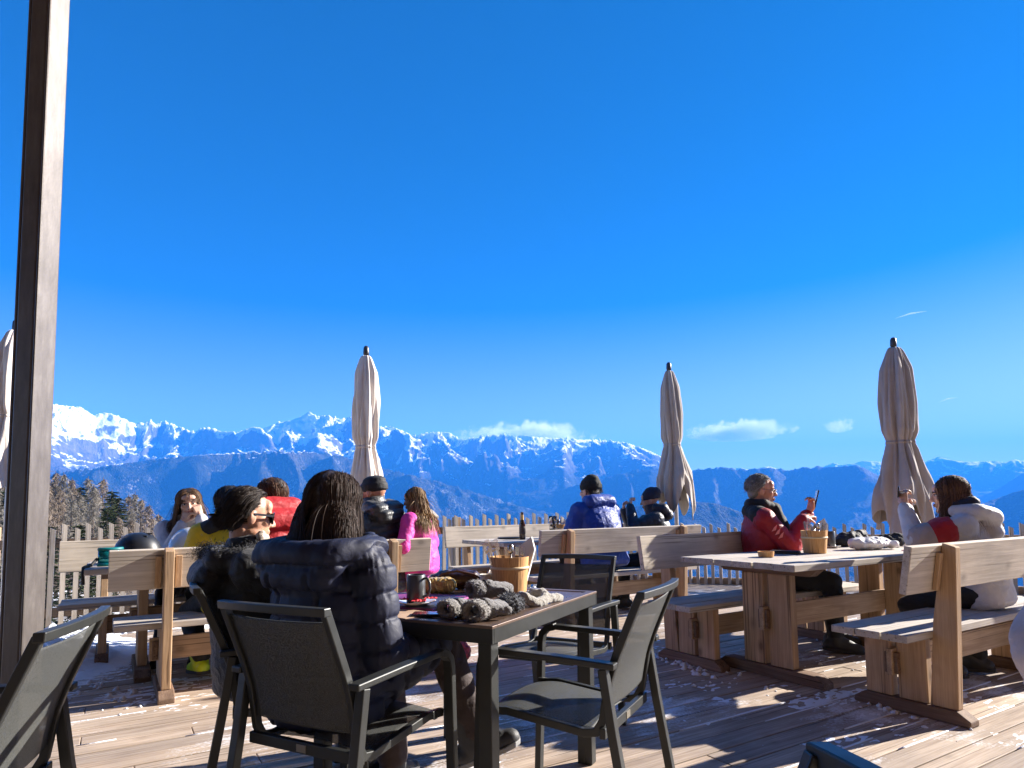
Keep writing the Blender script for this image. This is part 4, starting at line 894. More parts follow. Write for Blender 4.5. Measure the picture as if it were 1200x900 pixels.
    # ---- face
    if face_on:
        for s in (-1, 1):
            mb = MB(); mb.ell(hp(s*.031, .0725, .000), np.array([.0135, .0115, .0068])*k, HM, 12); ey = mb.build('eye', simple('eye_white', (.62, .58, .55), .25), body, smooth=True)
            mb = MB(); mb.ell(hp(s*.031, .0815, .0005), np.array([.0062, .0035, .0060])*k, HM, 10); mb.build('iris', simple('iris_dark', (.03, .02, .015), .2), ey, smooth=True) if False else None
            mb = MB(); mb.ell(hp(s*.031, .0815, .0005), np.array([.0064, .0036, .0062])*k, HM, 10); mb.build('eyeball_iris', simple('iris_dark', (.03, .02, .015), .2), body, smooth=True)
            mb = MB(); mb.cap(hp(s*.018, .090, .019), hp(s*.034, .0885, .0245), .0034*k, .0036*k, 8); mb.cap(hp(s*.034, .0885, .0245), hp(s*.049, .078, .020), .0036*k, .002*k, 8); mb.build('eyebrow', simple('brow_%d' % int(brow[0]*1000), brow, .7), body)
            mb = MB(); mb.cap(hp(s*.019, .0835, .0058), hp(s*.031, .0855, .0078), .0022*k, .0026*k, 6); mb.cap(hp(s*.031, .0855, .0078), hp(s*.044, .078, .005), .0026*k, .0016*k, 6); mb.build('eyelid', simple('lash', (.05, .03, .025), .6), body)
        mb = MB(); mb.ell(hp(0, .0945, -.0585), np.array([.0205, .0055, .0050])*k, HM, 12); mb.ell(hp(0, .0925, -.0705), np.array([.0185, .0055, .0062])*k, HM, 12); lp_ = mb.build('lips', simple('lip_skin', (.42, .14, .12), .4), body, smooth=True)
        mb = MB(); mb.ell(hp(0, .0972, -.0645), np.array([.0165, .0028, .0036])*k, HM, 12); mb.build('mouth', simple('mouth_dark', (.06, .015, .015), .5), body, smooth=True)
    # ---- hair
    if hair:
        st_ = hair['style']; hm = hair['mat']; mb = MB(); hc2 = hp(0, -.02, .03)
        def E2_(c, r_, n=16): mb.ell(hp(*c), np.array(r_)*k, HM, n)
        if st_ == 'long':
            E2_((0, -.024, .036), (.087, .098, .089), 20); E2_((0, -.052, -.06), (.080, .060, .12), 16)
            if hair.get('cone'): mb.loft([(hp(0, y_, z_), hr*rx*k*.86, hf*ry*k*.80) for z_, y_, rx, ry in ((.05, -.02, .078, .09), (-.02, -.03, .092, .085), (-.09, -.045, .108, .078), (-.16, -.055, .122, .072), (-.24, -.06, .130, .068))], 24)
            for s in (-1, 1): mb.cap(hp(s*.070, -.012, .01), hp(s*.072, -.025, -.13), .024*k, .028*k, 10)
        else:
            E2_((0, -.034, .040), (.083, .090, .083), 20); E2_((0, -.060, -.02), (.070, .045, .060), 14)
        remesh('hair', mb, .009, simple(hm.name+'_under', hair['base'], .55, bs=.6, bscale=90, bdist=.01), root, smooth=2, fn=wr_fn(.003, 40.)) if not hair.get('noshell') else None
        n = int(hair['n']*1.8) if 'wid' not in hair else hair['n']; rg = RNG; dirs = unit2(rg.normal(size=(n*4, 3))); fx = hair.get('front', .42)-.08*(st_ == 'short')
        ok = ~((dirs[:, 1] > fx) & (dirs[:, 2] < hair.get('hline', .50)))
        ok &= dirs[:, 2] > hair.get('low', -.55)
        if hair.get('sides'): ok &= ~((np.abs(dirs[:, 0]) > .6) & (dirs[:, 1] > .05) & (dirs[:, 2] < .1))
        dirs = dirs[ok][:n]; rad = np.array([.086, .099, .089])*k
        P0 = hc2+(dirs*rad) @ HM.T
        comb = np.array(hair.get('comb', (0, -1., -.3)), float)
        tang = dirs*0
        part = hair.get('part', 0.)
        side = np.sign(dirs[:, :1]-part)
        loc_d = np.concatenate([side*hair.get('side', .9), np.full((len(dirs), 1), comb[1]), np.full((len(dirs), 1), comb[2])], 1)
        loc_d = loc_d-dirs*np.sum(loc_d*dirs, 1, keepdims=True)
        D0 = unit2(loc_d) @ HM.T
        keep = [(hc2, HM, rad*1.005)]
        if st_ == 'long':
            if hair.get('cone'): keep += [(hp(0, -.045, -.10), HM, np.array([.113, .084, .15])*k), (hp(0, -.055, -.18), HM, np.array([.130, .075, .14])*k)]
            else: keep += [(hp(0, -.03, -.07), HM, np.array([.078, .066, .12])*k), (nb-su*.12*k, np.stack([tr, tf, su], 1), np.array([.20*B, .15*B, .135])*k)]
            for kk in hair.get('keep', ()): keep.append((nb+(tr*kk[0][0]+tf*kk[0][1]+su*kk[0][2])*k, np.stack([tr, tf, su], 1), np.array(kk[1])*k))
        strands('hair_strands', hm, P0, D0, hair['len']*k, {'c': hc2, 'down': hair.get('down', -hup*.25+np.array([0, 0, -.75]))}, keep, 14 if st_ == 'long' else 7, hair.get('wid', .0021)*k, hair.get('grav', .22), hair.get('jit', .12), root, hair.get('curl', 0.))
        if hair.get('bangs'):
            nb_ = hair['bangs']; xx = rg.uniform(-.056, .056, nb_); P0 = np.array([hp(x, .066-6*x*x, .088-9*x*x) for x in xx]); D0 = np.array([hr*x*2.5+hf*.75-hup*.35 for x in xx]); keep2 = [(hc2, HM, rad*1.02)]
            strands('fringe', hm, P0, unit2(D0), .062*k, {'c': hc2, 'down': -hup}, keep2, 7, .0034, .3, .1, root)
    if hat:
        mb = MB(); kind = hat['kind']
        if kind == 'beanie':
            for c, r_ in (((0, -.022, .050), (.090, .102, .080)), ((0, -.034, .085), (.070, .080, .062))): mb.ell(hp(*c), np.array(r_)*k, HM, 20)
            mb.loft([(hp(0, -.022+.0*z, z), hr*.0925*k*q, hf*.1045*k*q) for z, q in ((.004, .97), (.010, 1.02), (.045, 1.03), (.055, .98))], 24)
            if hat.get('slouch'): mb.ell(hp(0, -.085, .070), np.array([.080, .060, .065])*k, HM, 16)
            rib = hat.get('rib', .0016)
            def hfn(V, N):
                q = (V-hp(0, -.022, .03)) @ HM; an_ = np.arctan2(q[:, 0], q[:, 1]); return V+N*(rib*np.sin(an_*46)+.002*perlin(V*30))[:, None]
            remesh('hat', mb, .006, hat['mat'], root, smooth=2, fn=hfn)
        else:
            for c, r_ in (((0, -.020, .045), (.088, .100, .074)), ((0, -.025, .085), (.078, .088, .040))): mb.ell(hp(*c), np.array(r_)*k, HM, 20)
            mb.loft([(hp(0, -.02, z), hr*.091*k, hf*.103*k) for z in (.012, .06)], 22)
            mb.cap(hp(-.03, .09, .022), hp(-.02, .14, .012), .034*k, .02*k, 10); mb.cap(hp(.03, .09, .022), hp(.02, .14, .012), .034*k, .02*k, 10)
            remesh('hat', mb, .007, hat['mat'], root, smooth=2)
    ctx = dict(root=root, body=body, hp=hp, HM=HM, hc=hc, nb=nb, tr=tr, tf=tf, su=su, wr=wr, el=el, sh=sh, k=k, kn=kn, an=an, a=a, loc=loc, jk=jk)
    ctx['world'] = lambda p: np.array(Matrix.Translation((loc[0], loc[1], 0)) @ Matrix.Rotation(a, 4, 'Z') @ Vector(p))
    return ctx

SHOE = simple('trainer_upper', (.045, .046, .05), .6, bs=.3, bscale=200)
BOOT = simple('dark_boot', (.03, .028, .027), .6, bs=.3, bscale=80)
TR_BLACK = cloth('black_trousers', (.014, .014, .016), .7); TR_NAVY = cloth('navy_trousers', (.02, .024, .04), .65)
H_BLACK = hairmat('black_hair', (.010, .007, .006), (.05, .034, .027), .6); H_DARK = hairmat('dark_brown_hair', (.019, .012, .010), (.07, .042, .032), .65); H_BROWN = hairmat('brown_hair', (.045, .022, .013), (.24, .12, .07)); H_BLOND = hairmat('fair_hair', (.10, .055, .025), (.50, .33, .17)); H_GREY = hairmat('grey_hair', (.10, .095, .09), (.46, .44, .42)); H_LIGHTBROWN = hairmat('light_brown_hair', (.06, .032, .018), (.26, .15, .085))

# 1 - woman in navy puffer, back to us
roll = []
rp = [(-.10, .10, .015), (-.165, .04, .0), (-.185, -.05, -.005), (-.15, -.125, -.008), (-.06, -.165, -.012), (.06, -.165, -.012), (.15, -.125, -.008), (.185, -.05, -.005), (.165, .04, .0), (.10, .10, .015)]
for i in range(len(rp)-1): roll.append((rp[i], rp[i+1], .045 if i in (0, 8) else .052, .052 if i not in (8,) else .04))
hood_nv = roll+[((-.09, -.135, -.085), (.09, -.135, -.085), .065, .065), ((-.13, -.14, -.03), (.13, -.14, -.03), .062, .062)]
PUF_NAVY = cloth('navy_nylon', (.010, .013, .036), .62, weave=1400, wrinkle=.13, wscale=24., sheen=0., spec=.4)
p = tp(-.15, .56)
w1 = person('woman with long dark hair in a shiny navy puffer coat, seen from behind', p, E1*1+E2*.02, k=.97, pz=.505, lean=0, head=(4, -8, 3), hands=((-.15, .30, .62), (.20, .25, .61)), poles=((-.2, -.4, -1), (.22, -.45, -1)),
       feet=((-.06, .44, .085), (.32, .43, .25)), toes=((-.1, 1, -.05), (.80, .45, .35)), jacket=PUF_NAVY, bulk=1.19, puff=(.010, .088), wrinkle=.003, sleeve=1.0, quilt=.010, coat=True, trousers=cloth('mauve_trousers', (.055, .038, .037), .75), boots=SHOE,
       hair=dict(style='long', n=16000, len=.34, mat=H_DARK, base=(.030, .019, .015), wid=.0014, part=.10, side=.6, comb=(0, -.6, -.5), grav=.30, jit=.045, front=.5, cone=1),
       hood=hood_nv, seams=(-.20, -.085, .085, .20), vox=.0075, skin_c=('olive_skin', (.56, .35, .25)))
# 2 - man in black parka with sunglasses
p = np.array([-1.04, 2.66, 0])
fur_h = [((-.10, .08, -.01), (-.15, 0, -.02), .035, .045), ((-.15, 0, -.02), (-.11, -.11, -.02), .045, .055), ((-.11, -.11, -.02), (.11, -.11, -.02), .058, .058), ((.11, -.11, -.02), (.15, 0, -.02), .055, .045), ((.15, 0, -.02), (.10, .08, -.01), .045, .035), ((-.09, -.15, -.09), (.09, -.15, -.09), .072, .072)]
PARKA = cloth('black_parka', (.010, .0105, .014), .55, wrinkle=.45, wscale=18., sheen=.15)
w2 = person('man with dark swept-back hair, sunglasses and black parka with fuzzy hood', p, (.86, .51), k=.93, pz=.50, lean=-7, head=(4, -8, 0), jacket=PARKA, bulk=1.16, wrinkle=.009, trousers=TR_BLACK, boots=BOOT, hands=((-.1, .38, .74), (.12, .38, .72)),
       hair=dict(style='short', n=5200, len=.085, wid=.0018, mat=H_BLACK, base=(.010, .008, .007), comb=(0, -1.0, -.25), side=.2, grav=.16, jit=.04, front=.55, hline=.62, low=-.72, sides=True), hood=fur_h, collar=.05, quilt=0., skin_c=('tan_skin', (.58, .33, .22)), bvox=.005)
hp = w2['hp']; HM = w2['HM']
sg = thing('sunglasses', 'tortoiseshell sunglasses worn by the man in the black parka', 'sunglasses', (p[0], p[1], 0), w2['a'])
TORT = simple('tortoiseshell', (.02, .012, .008), .25, coat=.5)
for s in (-1, 1):
    mb = MB(); ring = [hp(s*.034+.028*math.cos(t)*(1.0), .098-.012*abs(math.cos(t)*s+.2)*.6-.004, -.002+.022*math.sin(t)) for t in np.linspace(0, 2*math.pi, 25)[:-1]]; c_ = np.mean(ring, axis=0)
    rg_ = []; RGs = []
    for q in ring: d_ = unit(q-c_); RGs.append(np.array([q+d_*.004+HM[:, 1]*.003, q+d_*.004-HM[:, 1]*.003, q-d_*.003-HM[:, 1]*.003, q-d_*.003+HM[:, 1]*.003]))
    mb.rings(RGs, close=True, cap=False); mb.build('rim', TORT, sg)
    mb = MB(); mb.prism([q-unit(q-c_)*.002-HM[:, 1]*.001 for q in ring], HM[:, 1]*.002); mb.build('lens', simple('amber_lens', (.05, .022, .008), .08, coat=.6), sg)
    mb = MB(); mb.bar(hp(s*.062, .088, .008), hp(s*.083, .0, .006), .004, .009); mb.bar(hp(s*.083, .0, .006), hp(s*.080, -.035, -.012), .004, .008); mb.build('temple', TORT, sg)
mb = MB(); mb.bar(hp(-.008, .101, .004), hp(.008, .101, .004), .005, .006); mb.build('bridge', TORT, sg)
# fuzzy trim of the hood
n = 6000; rg = RNG; arc_ = [w2['nb']+(w2['tr']*a_+w2['tf']*b_+w2['su']*c_)*.95 for a_, b_, c_ in ((-.11, .08, .01), (-.16, -.02, .0), (-.12, -.13, .02), (0, -.165, .01), (.12, -.13, .02), (.16, -.02, .0), (.11, .08, .01))]
arc_ = np.array(arc_); tt = rg.random(n)*5.99; ii = tt.astype(int); ff = (tt-ii)[:, None]; P0 = arc_[ii]*(1-ff)+arc_[ii+1]*ff+rg.normal(size=(n, 3))*.016
strands('fur_trim', hairmat('black_fur', (.008, .008, .009), (.05, .05, .055), .6), P0, unit2(rg.normal(size=(n, 3))+np.array([0, -.1, .5])), .013, {'c': w2['nb']}, [], 4, .0013, .05, .35, w2['root'])
# scarf knot at the neck
mb = MB(); mb.ell(w2['nb']+w2['tf']*.075+w2['tr']*.05+w2['su']*.03, (.03, .025, .03)); mb.ell(w2['nb']+w2['tf']*.06+w2['tr']*.075+w2['su']*.045, (.02, .02, .03)); remesh('scarf', mb, .006, simple('patterned_scarf', (.5, .42, .34), .7, var=.8, vs=70.), w2['root'], fn=lambda V, N: V+N*(.004*fbm(V*60, 2))[:, None])

# 3 - girl with fringe, fists at her chin
p = gp(-2.80, 3.58)
WHITEJ = cloth('white_jacket', (.55, .52, .54), .6, wrinkle=.35)
w3 = person('girl with brown hair and fringe in a white jacket, both fists at her chin', p, (.30, -1), k=1.0, pz=.56, lean=13, head=(10, -4, 6), hands=((-.10, .24, 1.07), (.03, .24, 1.02)), poles=((-.5, .1, -1), (.5, .1, -1)), palms=(((.35, .1, 1.), (.5, -.8, 0)), ((-.35, .1, 1.), (-.5, -.8, 0))), curl=(68, 68),
       jacket=WHITEJ, bulk=1.05, trousers=TR_NAVY, boots=BOOT, face_on=True, collar=.05, brow=(.09, .05, .03), hair=dict(style='long', n=1500, len=.36, mat=H_LIGHTBROWN, base=(.035, .02, .012), side=1.0, comb=(0, -.2, -.5), grav=.22, jit=.05, front=.30, hline=.62, bangs=260))
# 4 - yellow jacket, back to us
YEL = cloth('yellow_jacket', (.72, .50, .015), .6, wrinkle=.4)
p = gp(-2.67, 2.40)
w4 = person('skier in a yellow and black jacket, back to us at the helmets', p, VV*1-UU*.12, k=1., pz=.55, lean=14, tilt=2, head=(4, -10, 0), jacket=YEL, bulk=.98, wrinkle=.009, trousers=TR_BLACK, boots=simple('lime_ski_boot', (.55, .72, .02), .45), collar=.085, feet=((-.15, .10, .12), (.13, .2, .12)), hands=((-.14, .34, .80), (.16, .36, .80)), poles=((-.5, -.4, -.8), (.5, -.35, -.8)),
       hair=dict(style='short', n=1300, len=.07, mat=H_BLACK, base=(.016, .011, .009), comb=(0, -.3, -.8), side=.5, grav=.25, jit=.2, front=.5, low=-.7))
def panel(ctx, name, caps, mat_, vox=.009, amp=.006, f=1.0):
    mb = MB(); nb, tr, tf, su, k = ctx['nb'], ctx['tr'], ctx['tf'], ctx['su'], ctx['k']
    for pa_, pb_, a_, b_ in caps: mb.cap(nb+(tr*pa_[0]+tf*pa_[1]+su*pa_[2])*k, nb+(tr*pb_[0]+tf*pb_[1]+su*pb_[2])*k, a_*k, b_*k, 14)
    return remesh(name, mb, vox, mat_, ctx['root'], smooth=3, fn=lambda V, N: V+N*(amp*fbm(V*14., 3))[:, None])
panel(w4, 'yoke', [((-.15, -.03, -.052), (-.08, -.05, -.02), .062, .066), ((-.08, -.05, -.018), (.08, -.05, -.018), .066, .066), ((.15, -.03, -.052), (.08, -.05, -.02), .062, .066)], cloth('black_panel', (.02, .02, .022), .6))
# 5 - red jacket
RED = cloth('red_jacket', (.40, .010, .014), .55, wrinkle=.3)
p = gp(-2.38, 2.40)
w5 = person('dark-haired person in bright red jacket turned away behind the woman in navy', p, VV*1+UU*-.2, k=1.03, pz=.575, lean=8, head=(42, 2, -6), jacket=RED, bulk=1.12, trousers=TR_BLACK, boots=BOOT, collar=.12, hood=[((-.12, -.07, .05), (.12, -.07, .04), .075, .075), ((-.10, -.10, -.05), (.10, -.10, -.05), .09, .09), ((.12, -.03, .05), (.14, .05, .03), .05, .05)],
       hair=dict(style='short', n=1500, len=.10, mat=H_BROWN, base=(.02, .012, .008), comb=(0, -.6, -.6), side=.4, grav=.25, jit=.12, front=.5, low=-.6))
# 6 - grey-black puffer with cap
p = gp(-1.56, 2.40)
PUF_GREY = cloth('charcoal_nylon', (.040, .042, .044), .42, wrinkle=.35, wscale=24., sheen=.1, spec=.6)
w6 = person('man in ribbed charcoal puffer jacket and black cap, his back to us', p, VV*1-UU*.45, k=1.05, pz=.58, lean=8, tilt=-4, head=(20, -6, 0), jacket=PUF_GREY, bulk=1.14, puff=(.011, .052), wrinkle=.004, trousers=TR_BLACK, boots=BOOT, hood=[((-.09, -.10, .0), (.09, -.10, .0), .062, .062), ((-.10, -.03, .04), (-.09, -.10, .0), .045, .06), ((.10, -.03, .04), (.09, -.10, .0), .045, .06), ((-.06, -.13, -.05), (.06, -.13, -.05), .06, .06)],
       collar=.10, hat=dict(kind='cap', mat=cloth('black_cap', (.012, .012, .013), .7)), skin_c=('ruddy_skin', (.60, .30, .20)))
# 7 - pink child, standing
PINK = cloth('pink_jacket', (.74, .05, .36), .55, wrinkle=.4)
w7 = person('small fair-haired girl in a hot pink ski suit standing by the bench end', (-.71, 5.02), (-.95, .30), k=.77, pz=.695, lean=4, head=(10, -12, 0), jacket=PINK, bulk=1.18, wrinkle=.008, trousers=cloth('purple_ski_trousers', (.36, .06, .28), .6), boots=simple('red_snow_boot', (.55, .03, .05), .5, var=.5, vs=40.), feet=((-.09, .02, .075), (.09, .02, .075)), knee_pole=(0, 1, 0), hands=((-.16, .16, .74), (.16, .16, .74)), collar=.06, face_on=True,
       hair=dict(style='long', n=1500, len=.44, mat=H_BLOND, base=(.12, .07, .035), side=.7, comb=(0, -.5, -.5), grav=.20, jit=.07, front=.40, wid=.0042, curl=.12))
# 8 - blue jacket
BLUE = cloth('royal_blue_jacket', (.012, .045, .27), .5, wrinkle=.4)
p = gp(1.00, 2.93)
w8 = person('broad person in a royal blue jacket and dark knitted hat, back to us', p, VV*1+UU*-.05, k=1.13, pz=.59, lean=15, head=(12, -6, 0), jacket=BLUE, bulk=1.30, wrinkle=.009, trousers=TR_BLACK, boots=BOOT, collar=.06, hood=[((-.10, -.10, .005), (.11, -.10, .005), .062, .062), ((.10, -.03, .03), (.12, -.1, 0), .05, .06), ((-.10, -.03, .03), (-.11, -.1, 0), .05, .06)], hat=dict(kind='beanie', mat=cloth('dark_knit', (.02, .022, .02), .85)), hair=dict(style='short', n=400, len=.06, mat=H_BLACK, base=(.01, .008, .007), low=-.7))
# 9 - dark hat, raised hand
DARKJ = cloth('midnight_jacket', (.015, .017, .028), .45, wrinkle=.45, wscale=20., spec=.6)
p = gp(1.84, 2.96)
w9 = person('woman in dark jacket and navy hat in profile, hand raised near her mouth', p, (-1, .12), k=.97, pz=.56, lean=8, head=(-4, -10, 0), jacket=DARKJ, bulk=1.15, puff=(.006, .075), wrinkle=.006, trousers=TR_BLACK, boots=BOOT, collar=.085, face_on=True, hands=((-.16, .34, 1.11), (.05, .40, 1.06)), poles=((-.5, .3, -1), (.4, .2, -1)), palms=(((.2, -.2, 1), (.3, -.9, 0)), ((-.1, -.1, 1), (-.3, -.9, 0))), curl=(75, 60),
       hood=[((-.10, -.10, .02), (.10, -.10, .02), .068, .068), ((-.08, -.14, -.05), (.08, -.14, -.05), .065, .065), ((.10, -.02, .05), (.11, -.1, .02), .045, .062), ((-.10, -.02, .05), (-.11, -.1, .02), .045, .062)], hat=dict(kind='beanie', slouch=True, rib=.0004, mat=cloth('navy_knit', (.016, .018, .035), .7)))
# 10 - man in red ski jacket with phone
CRIM = cloth('crimson_jacket', (.32, .009, .017), .55, wrinkle=.35)
p = gp(1.06, 1.00)
w10 = person('grey-haired man with glasses in a crimson ski jacket, tapping a phone', p, (.98, -.20), k=1.03, pz=.56, lean=-5, head=(-2, -4, 0), jacket=CRIM, bulk=1.13, wrinkle=.007, trousers=TR_BLACK, boots=BOOT, face_on=True, brow=(.20, .18, .16), hands=((-.03, .33, 1.03), (.11, .26, 1.0)), poles=((-.35, -.1, -1), (.35, -.35, -1)), palms=(((.1, .35, 1.), (.5, -.7, .2)), ((-.75, .7, .25), (-.4, -.2, -.9))), curl=(42, 22),
       feet=((-.10, .50, .09), (.14, .44, .09)), hair=dict(style='short', n=2200, len=.045, mat=H_GREY, base=(.20, .19, .18), comb=(.2, -.4, -.1), side=.5, grav=.08, jit=.75, front=.48, hline=.62, low=-.42, sides=True), collar=.0, skin_c=('ruddy_skin', (.60, .30, .20)))
BLK = cloth('black_fleece', (.014, .014, .015), .8)
panel(w10, 'scarf_collar', [((-.08, .02, .045), (-.055, -.055, .05), .034, .040), ((-.055, -.055, .05), (.055, -.055, .05), .040, .040), ((.055, -.055, .05), (.08, .02, .045), .040, .034), ((.08, .02, .04), (.03, .085, .01), .044, .04), ((-.08, .02, .04), (-.03, .085, .01), .044, .04)], BLK)
panel(w10, 'vest', [((0, .10, -.02), (.01, .125, -.20), .07, .092), ((.01, .125, -.20), (.01, .125, -.42), .092, .10)], BLK)
panel(w10, 'shoulder_panel', [((.17, -.02, -.048), (.06, -.06, -.005), .073, .06), ((-.17, -.02, -.048), (-.06, -.06, -.005), .073, .06)], BLK)
for t0, t1 in ((.25, .62), (.32, .55)):
    pass
# pale flashes and piping on the sleeve
mb = MB(); S_, E_, W_ = w10['sh'][1], w10['el'][1], w10['wr'][1]; ax = unit(E_-S_); o1 = unit(np.cross(ax, (0, 1., 0)));
if o1[0] < 0: o1 = -o1
f2 = unit(np.cross(o1, ax))
for j in range(3):
    for tt_ in (0,):
        c0 = S_+ax*(.10+.035*j)+o1*.081; mb.prism([c0-f2*.035, c0-f2*.005+ax*.012, c0+f2*.03-ax*.014, c0+f2*.0-ax*.012], o1*.004)
mb.build('sleeve_flash', simple('pale_pink_print', (.75, .22, .22), .5), w10['jk'])
gl = thing('spectacles', 'thin-rimmed spectacles on the grey-haired man in crimson', 'glasses', (p[0], p[1], 0), w10['a']); hp = w10['hp']; HM = w10['HM']; THIN = simple('thin_frame', (.10, .09, .08), .3, .7)
for s in (-1, 1):
    mb = MB(); ring = [hp(s*.033+.024*math.cos(t), .104-.010*abs(math.cos(t)), -.004+.0165*math.sin(t)) for t in np.linspace(0, 2*math.pi, 21)[:-1]]; mb.tube(ring+[ring[0]], .0016, 6, cap=False); mb.build('rim', THIN, gl)
    mb = MB(); mb.tube([hp(s*.057, .096, .004), hp(s*.084, .0, .006), hp(s*.082, -.03, -.014)], .0016, 6); mb.build('temple', THIN, gl)
    m, nt, b = new_mat('clear_lens'); b.inputs['Alpha'].default_value = .12; b.inputs['Roughness'].default_value = .05
    mb = MB(); mb.prism(ring, HM[:, 1]*.0012); mb.build('lens', m, gl)
mb = MB(); mb.tube([hp(-.010, .105, .002), hp(0, .109, .005), hp(.010, .105, .002)], .0014, 6); mb.build('bridge', THIN, gl)
# 11 - woman in white ski jacket with phone
p = gp(1.35, -.38)
WSKI = cloth('white_ski_jacket', (.58, .55, .54), .55, wrinkle=.45)
w11 = person('auburn-haired woman in a white ski jacket with red sleeve stripe, holding a phone', p, (-.84, .54), k=.98, pz=.55, lean=12, head=(2, -6, 0), jacket=WSKI, bulk=1.07, wrinkle=.0045, trousers=TR_BLACK, boots=BOOT, hands=((-.10, .40, 1.08), (.06, .38, 1.02)), poles=((-.6, .35, -.9), (.5, .3, -.9)), palms=(((.2, .1, 1), (.6, -.4, .3)), ((-.2, .1, 1), (-.6, -.4, .3))), curl=(45, 45), collar=.03,
       feet=((-.12, .20, .09), (.14, .05, .09)), face_on=True, hood=[((-.13, .02, .03), (-.14, -.09, .0), .04, .058), ((-.14, -.09, .0), (-.07, -.16, -.05), .058, .062), ((-.07, -.16, -.05), (.07, -.16, -.05), .062, .062), ((.07, -.16, -.05), (.14, -.09, .0), .062, .058), ((.14, -.09, 0), (.13, .02, .03), .058, .04), ((-.05, -.14, -.14), (.05, -.14, -.14), .065, .065)],
       hair=dict(style='long', n=2600, len=.33, mat=H_BROWN, base=(.07, .035, .02), side=1.0, comb=(0, -.1, -.5), grav=.22, jit=.07, front=.30, hline=.62, curl=.16, keep=(((0, -.09, .0), (.15, .10, .06)),)), vox=.0085)
panel(w11, 'hood_lining', [((-.095, .0, .065), (-.085, -.075, .06), .035, .045), ((-.085, -.075, .06), (.085, -.075, .06), .05, .05), ((.085, -.075, .06), (.095, .0, .065), .045, .035)], cloth('navy_lining', (.015, .016, .028), .6))
for i in (0, 1):
    S_, E_ = w11['sh'][i], w11['el'][i]; mb = MB(); mb.cap(S_+(E_-S_)*.40, S_+(E_-S_)*.56, .092, .089, 16); remesh('sleeve_stripe', mb, .008, RED, w11['root'], smooth=2, fn=lambda V, N: V+N*(.006*fbm(V*14., 3))[:, None])
    mb = MB(); mb.cap(S_+(E_-S_)*.72, S_+(E_-S_)*.90, .088, .084, 16); remesh('sleeve_panel', mb, .008, cloth('tan_panel', (.42, .33, .29), .6), w11['root'], smooth=2, fn=lambda V, N: V+N*(.006*fbm(V*14., 3))[:, None])
# 12 - edge of a person in pale pink close at the right
w12 = person('person in a pale pink coat cut off by the right edge of the picture', (1.085, .95), (-.1, 1), k=.87, pz=.74, lean=3, jacket=cloth('pale_pink_coat', (.48, .385, .36), .7, wrinkle=.3), bulk=1.15, collar=.09, hood=[((-.09, -.10, .0), (.09, -.10, .0), .06, .06), ((-.10, -.02, .04), (-.09, -.10, .0), .045, .06), ((.10, -.02, .04), (.09, -.10, .0), .045, .06)], wrinkle=.01, trousers=TR_BLACK, boots=BOOT, feet=((-.1, .02, .085), (.1, .02, .085)), knee_pole=(0, 1, 0), hands=((-.14, .17, .76), (.14, .17, .76)), poles=((-1, -.3, -.3), (1, -.3, -.3)), hair=dict(style='short', n=900, len=.09, mat=H_BROWN, base=(.02, .012, .008), comb=(0, -.4, -.6), side=.4, grav=.25, jit=.12, low=-.6))

# phones in hands
PHONE = simple('phone_black', (.015, .015, .018), .18, coat=.4)
def phone(label, c, d, n_, w_=.074, h_=.155):
    d = unit(d); n_ = unit(np.asarray(n_)-d*np.dot(n_, d)); s = np.cross(d, n_); q = thing('phone', label, 'phone', tuple(c))
    mb = MB(); pts = []
    for cx, cy in ((1, 1), (-1, 1), (-1, -1), (1, -1)):
        for t in range(4): a_ = math.atan2(cy, cx)+R(-45+30*t); pts.append(s*(cx*(w_/2-.01)+.01*math.cos(a_))+d*(cy*(h_/2-.01)+.01*math.sin(a_))-n_*.004)
    mb.prism(pts, n_*.008); mb.build('case', PHONE, q, bevel=.0015)
    mb = MB(); mb.prism([s*a_*(w_/2-.006)+d*b_*(h_/2-.008)+n_*.0042 for a_, b_ in ((-1, -1), (1, -1), (1, 1), (-1, 1))], n_*.0006); mb.build('screen', simple('phone_glass', (.02, .025, .035), .06, coat=.8), q)
    mb = MB(); c1 = -n_*.0065+s*.018+d*.055; mb.prism([c1+s*a_*.013+d*b_*.016 for a_, b_ in ((-1, -1), (1, -1), (1, 1), (-1, 1))], n_*.002); mb.build('camera_bump', PHONE, q, bevel=.001)
wl = w10['wr'][0]+np.array([.02, .055, .115]); phone('dark phone held upright by the man in crimson', w10['world'](wl), w10['world'](w10['wr'][0]+np.array([0, .25, 1.]))-w10['world'](w10['wr'][0]), -np.array([.98, -.2, 0]))
wl = w11['wr'][0]+np.array([.03, .03, .105]); phone('dark phone held sideways by the woman in the white ski jacket', w11['world'](wl), (.54, .84, .05), -np.array([-.84, .54, .1]))
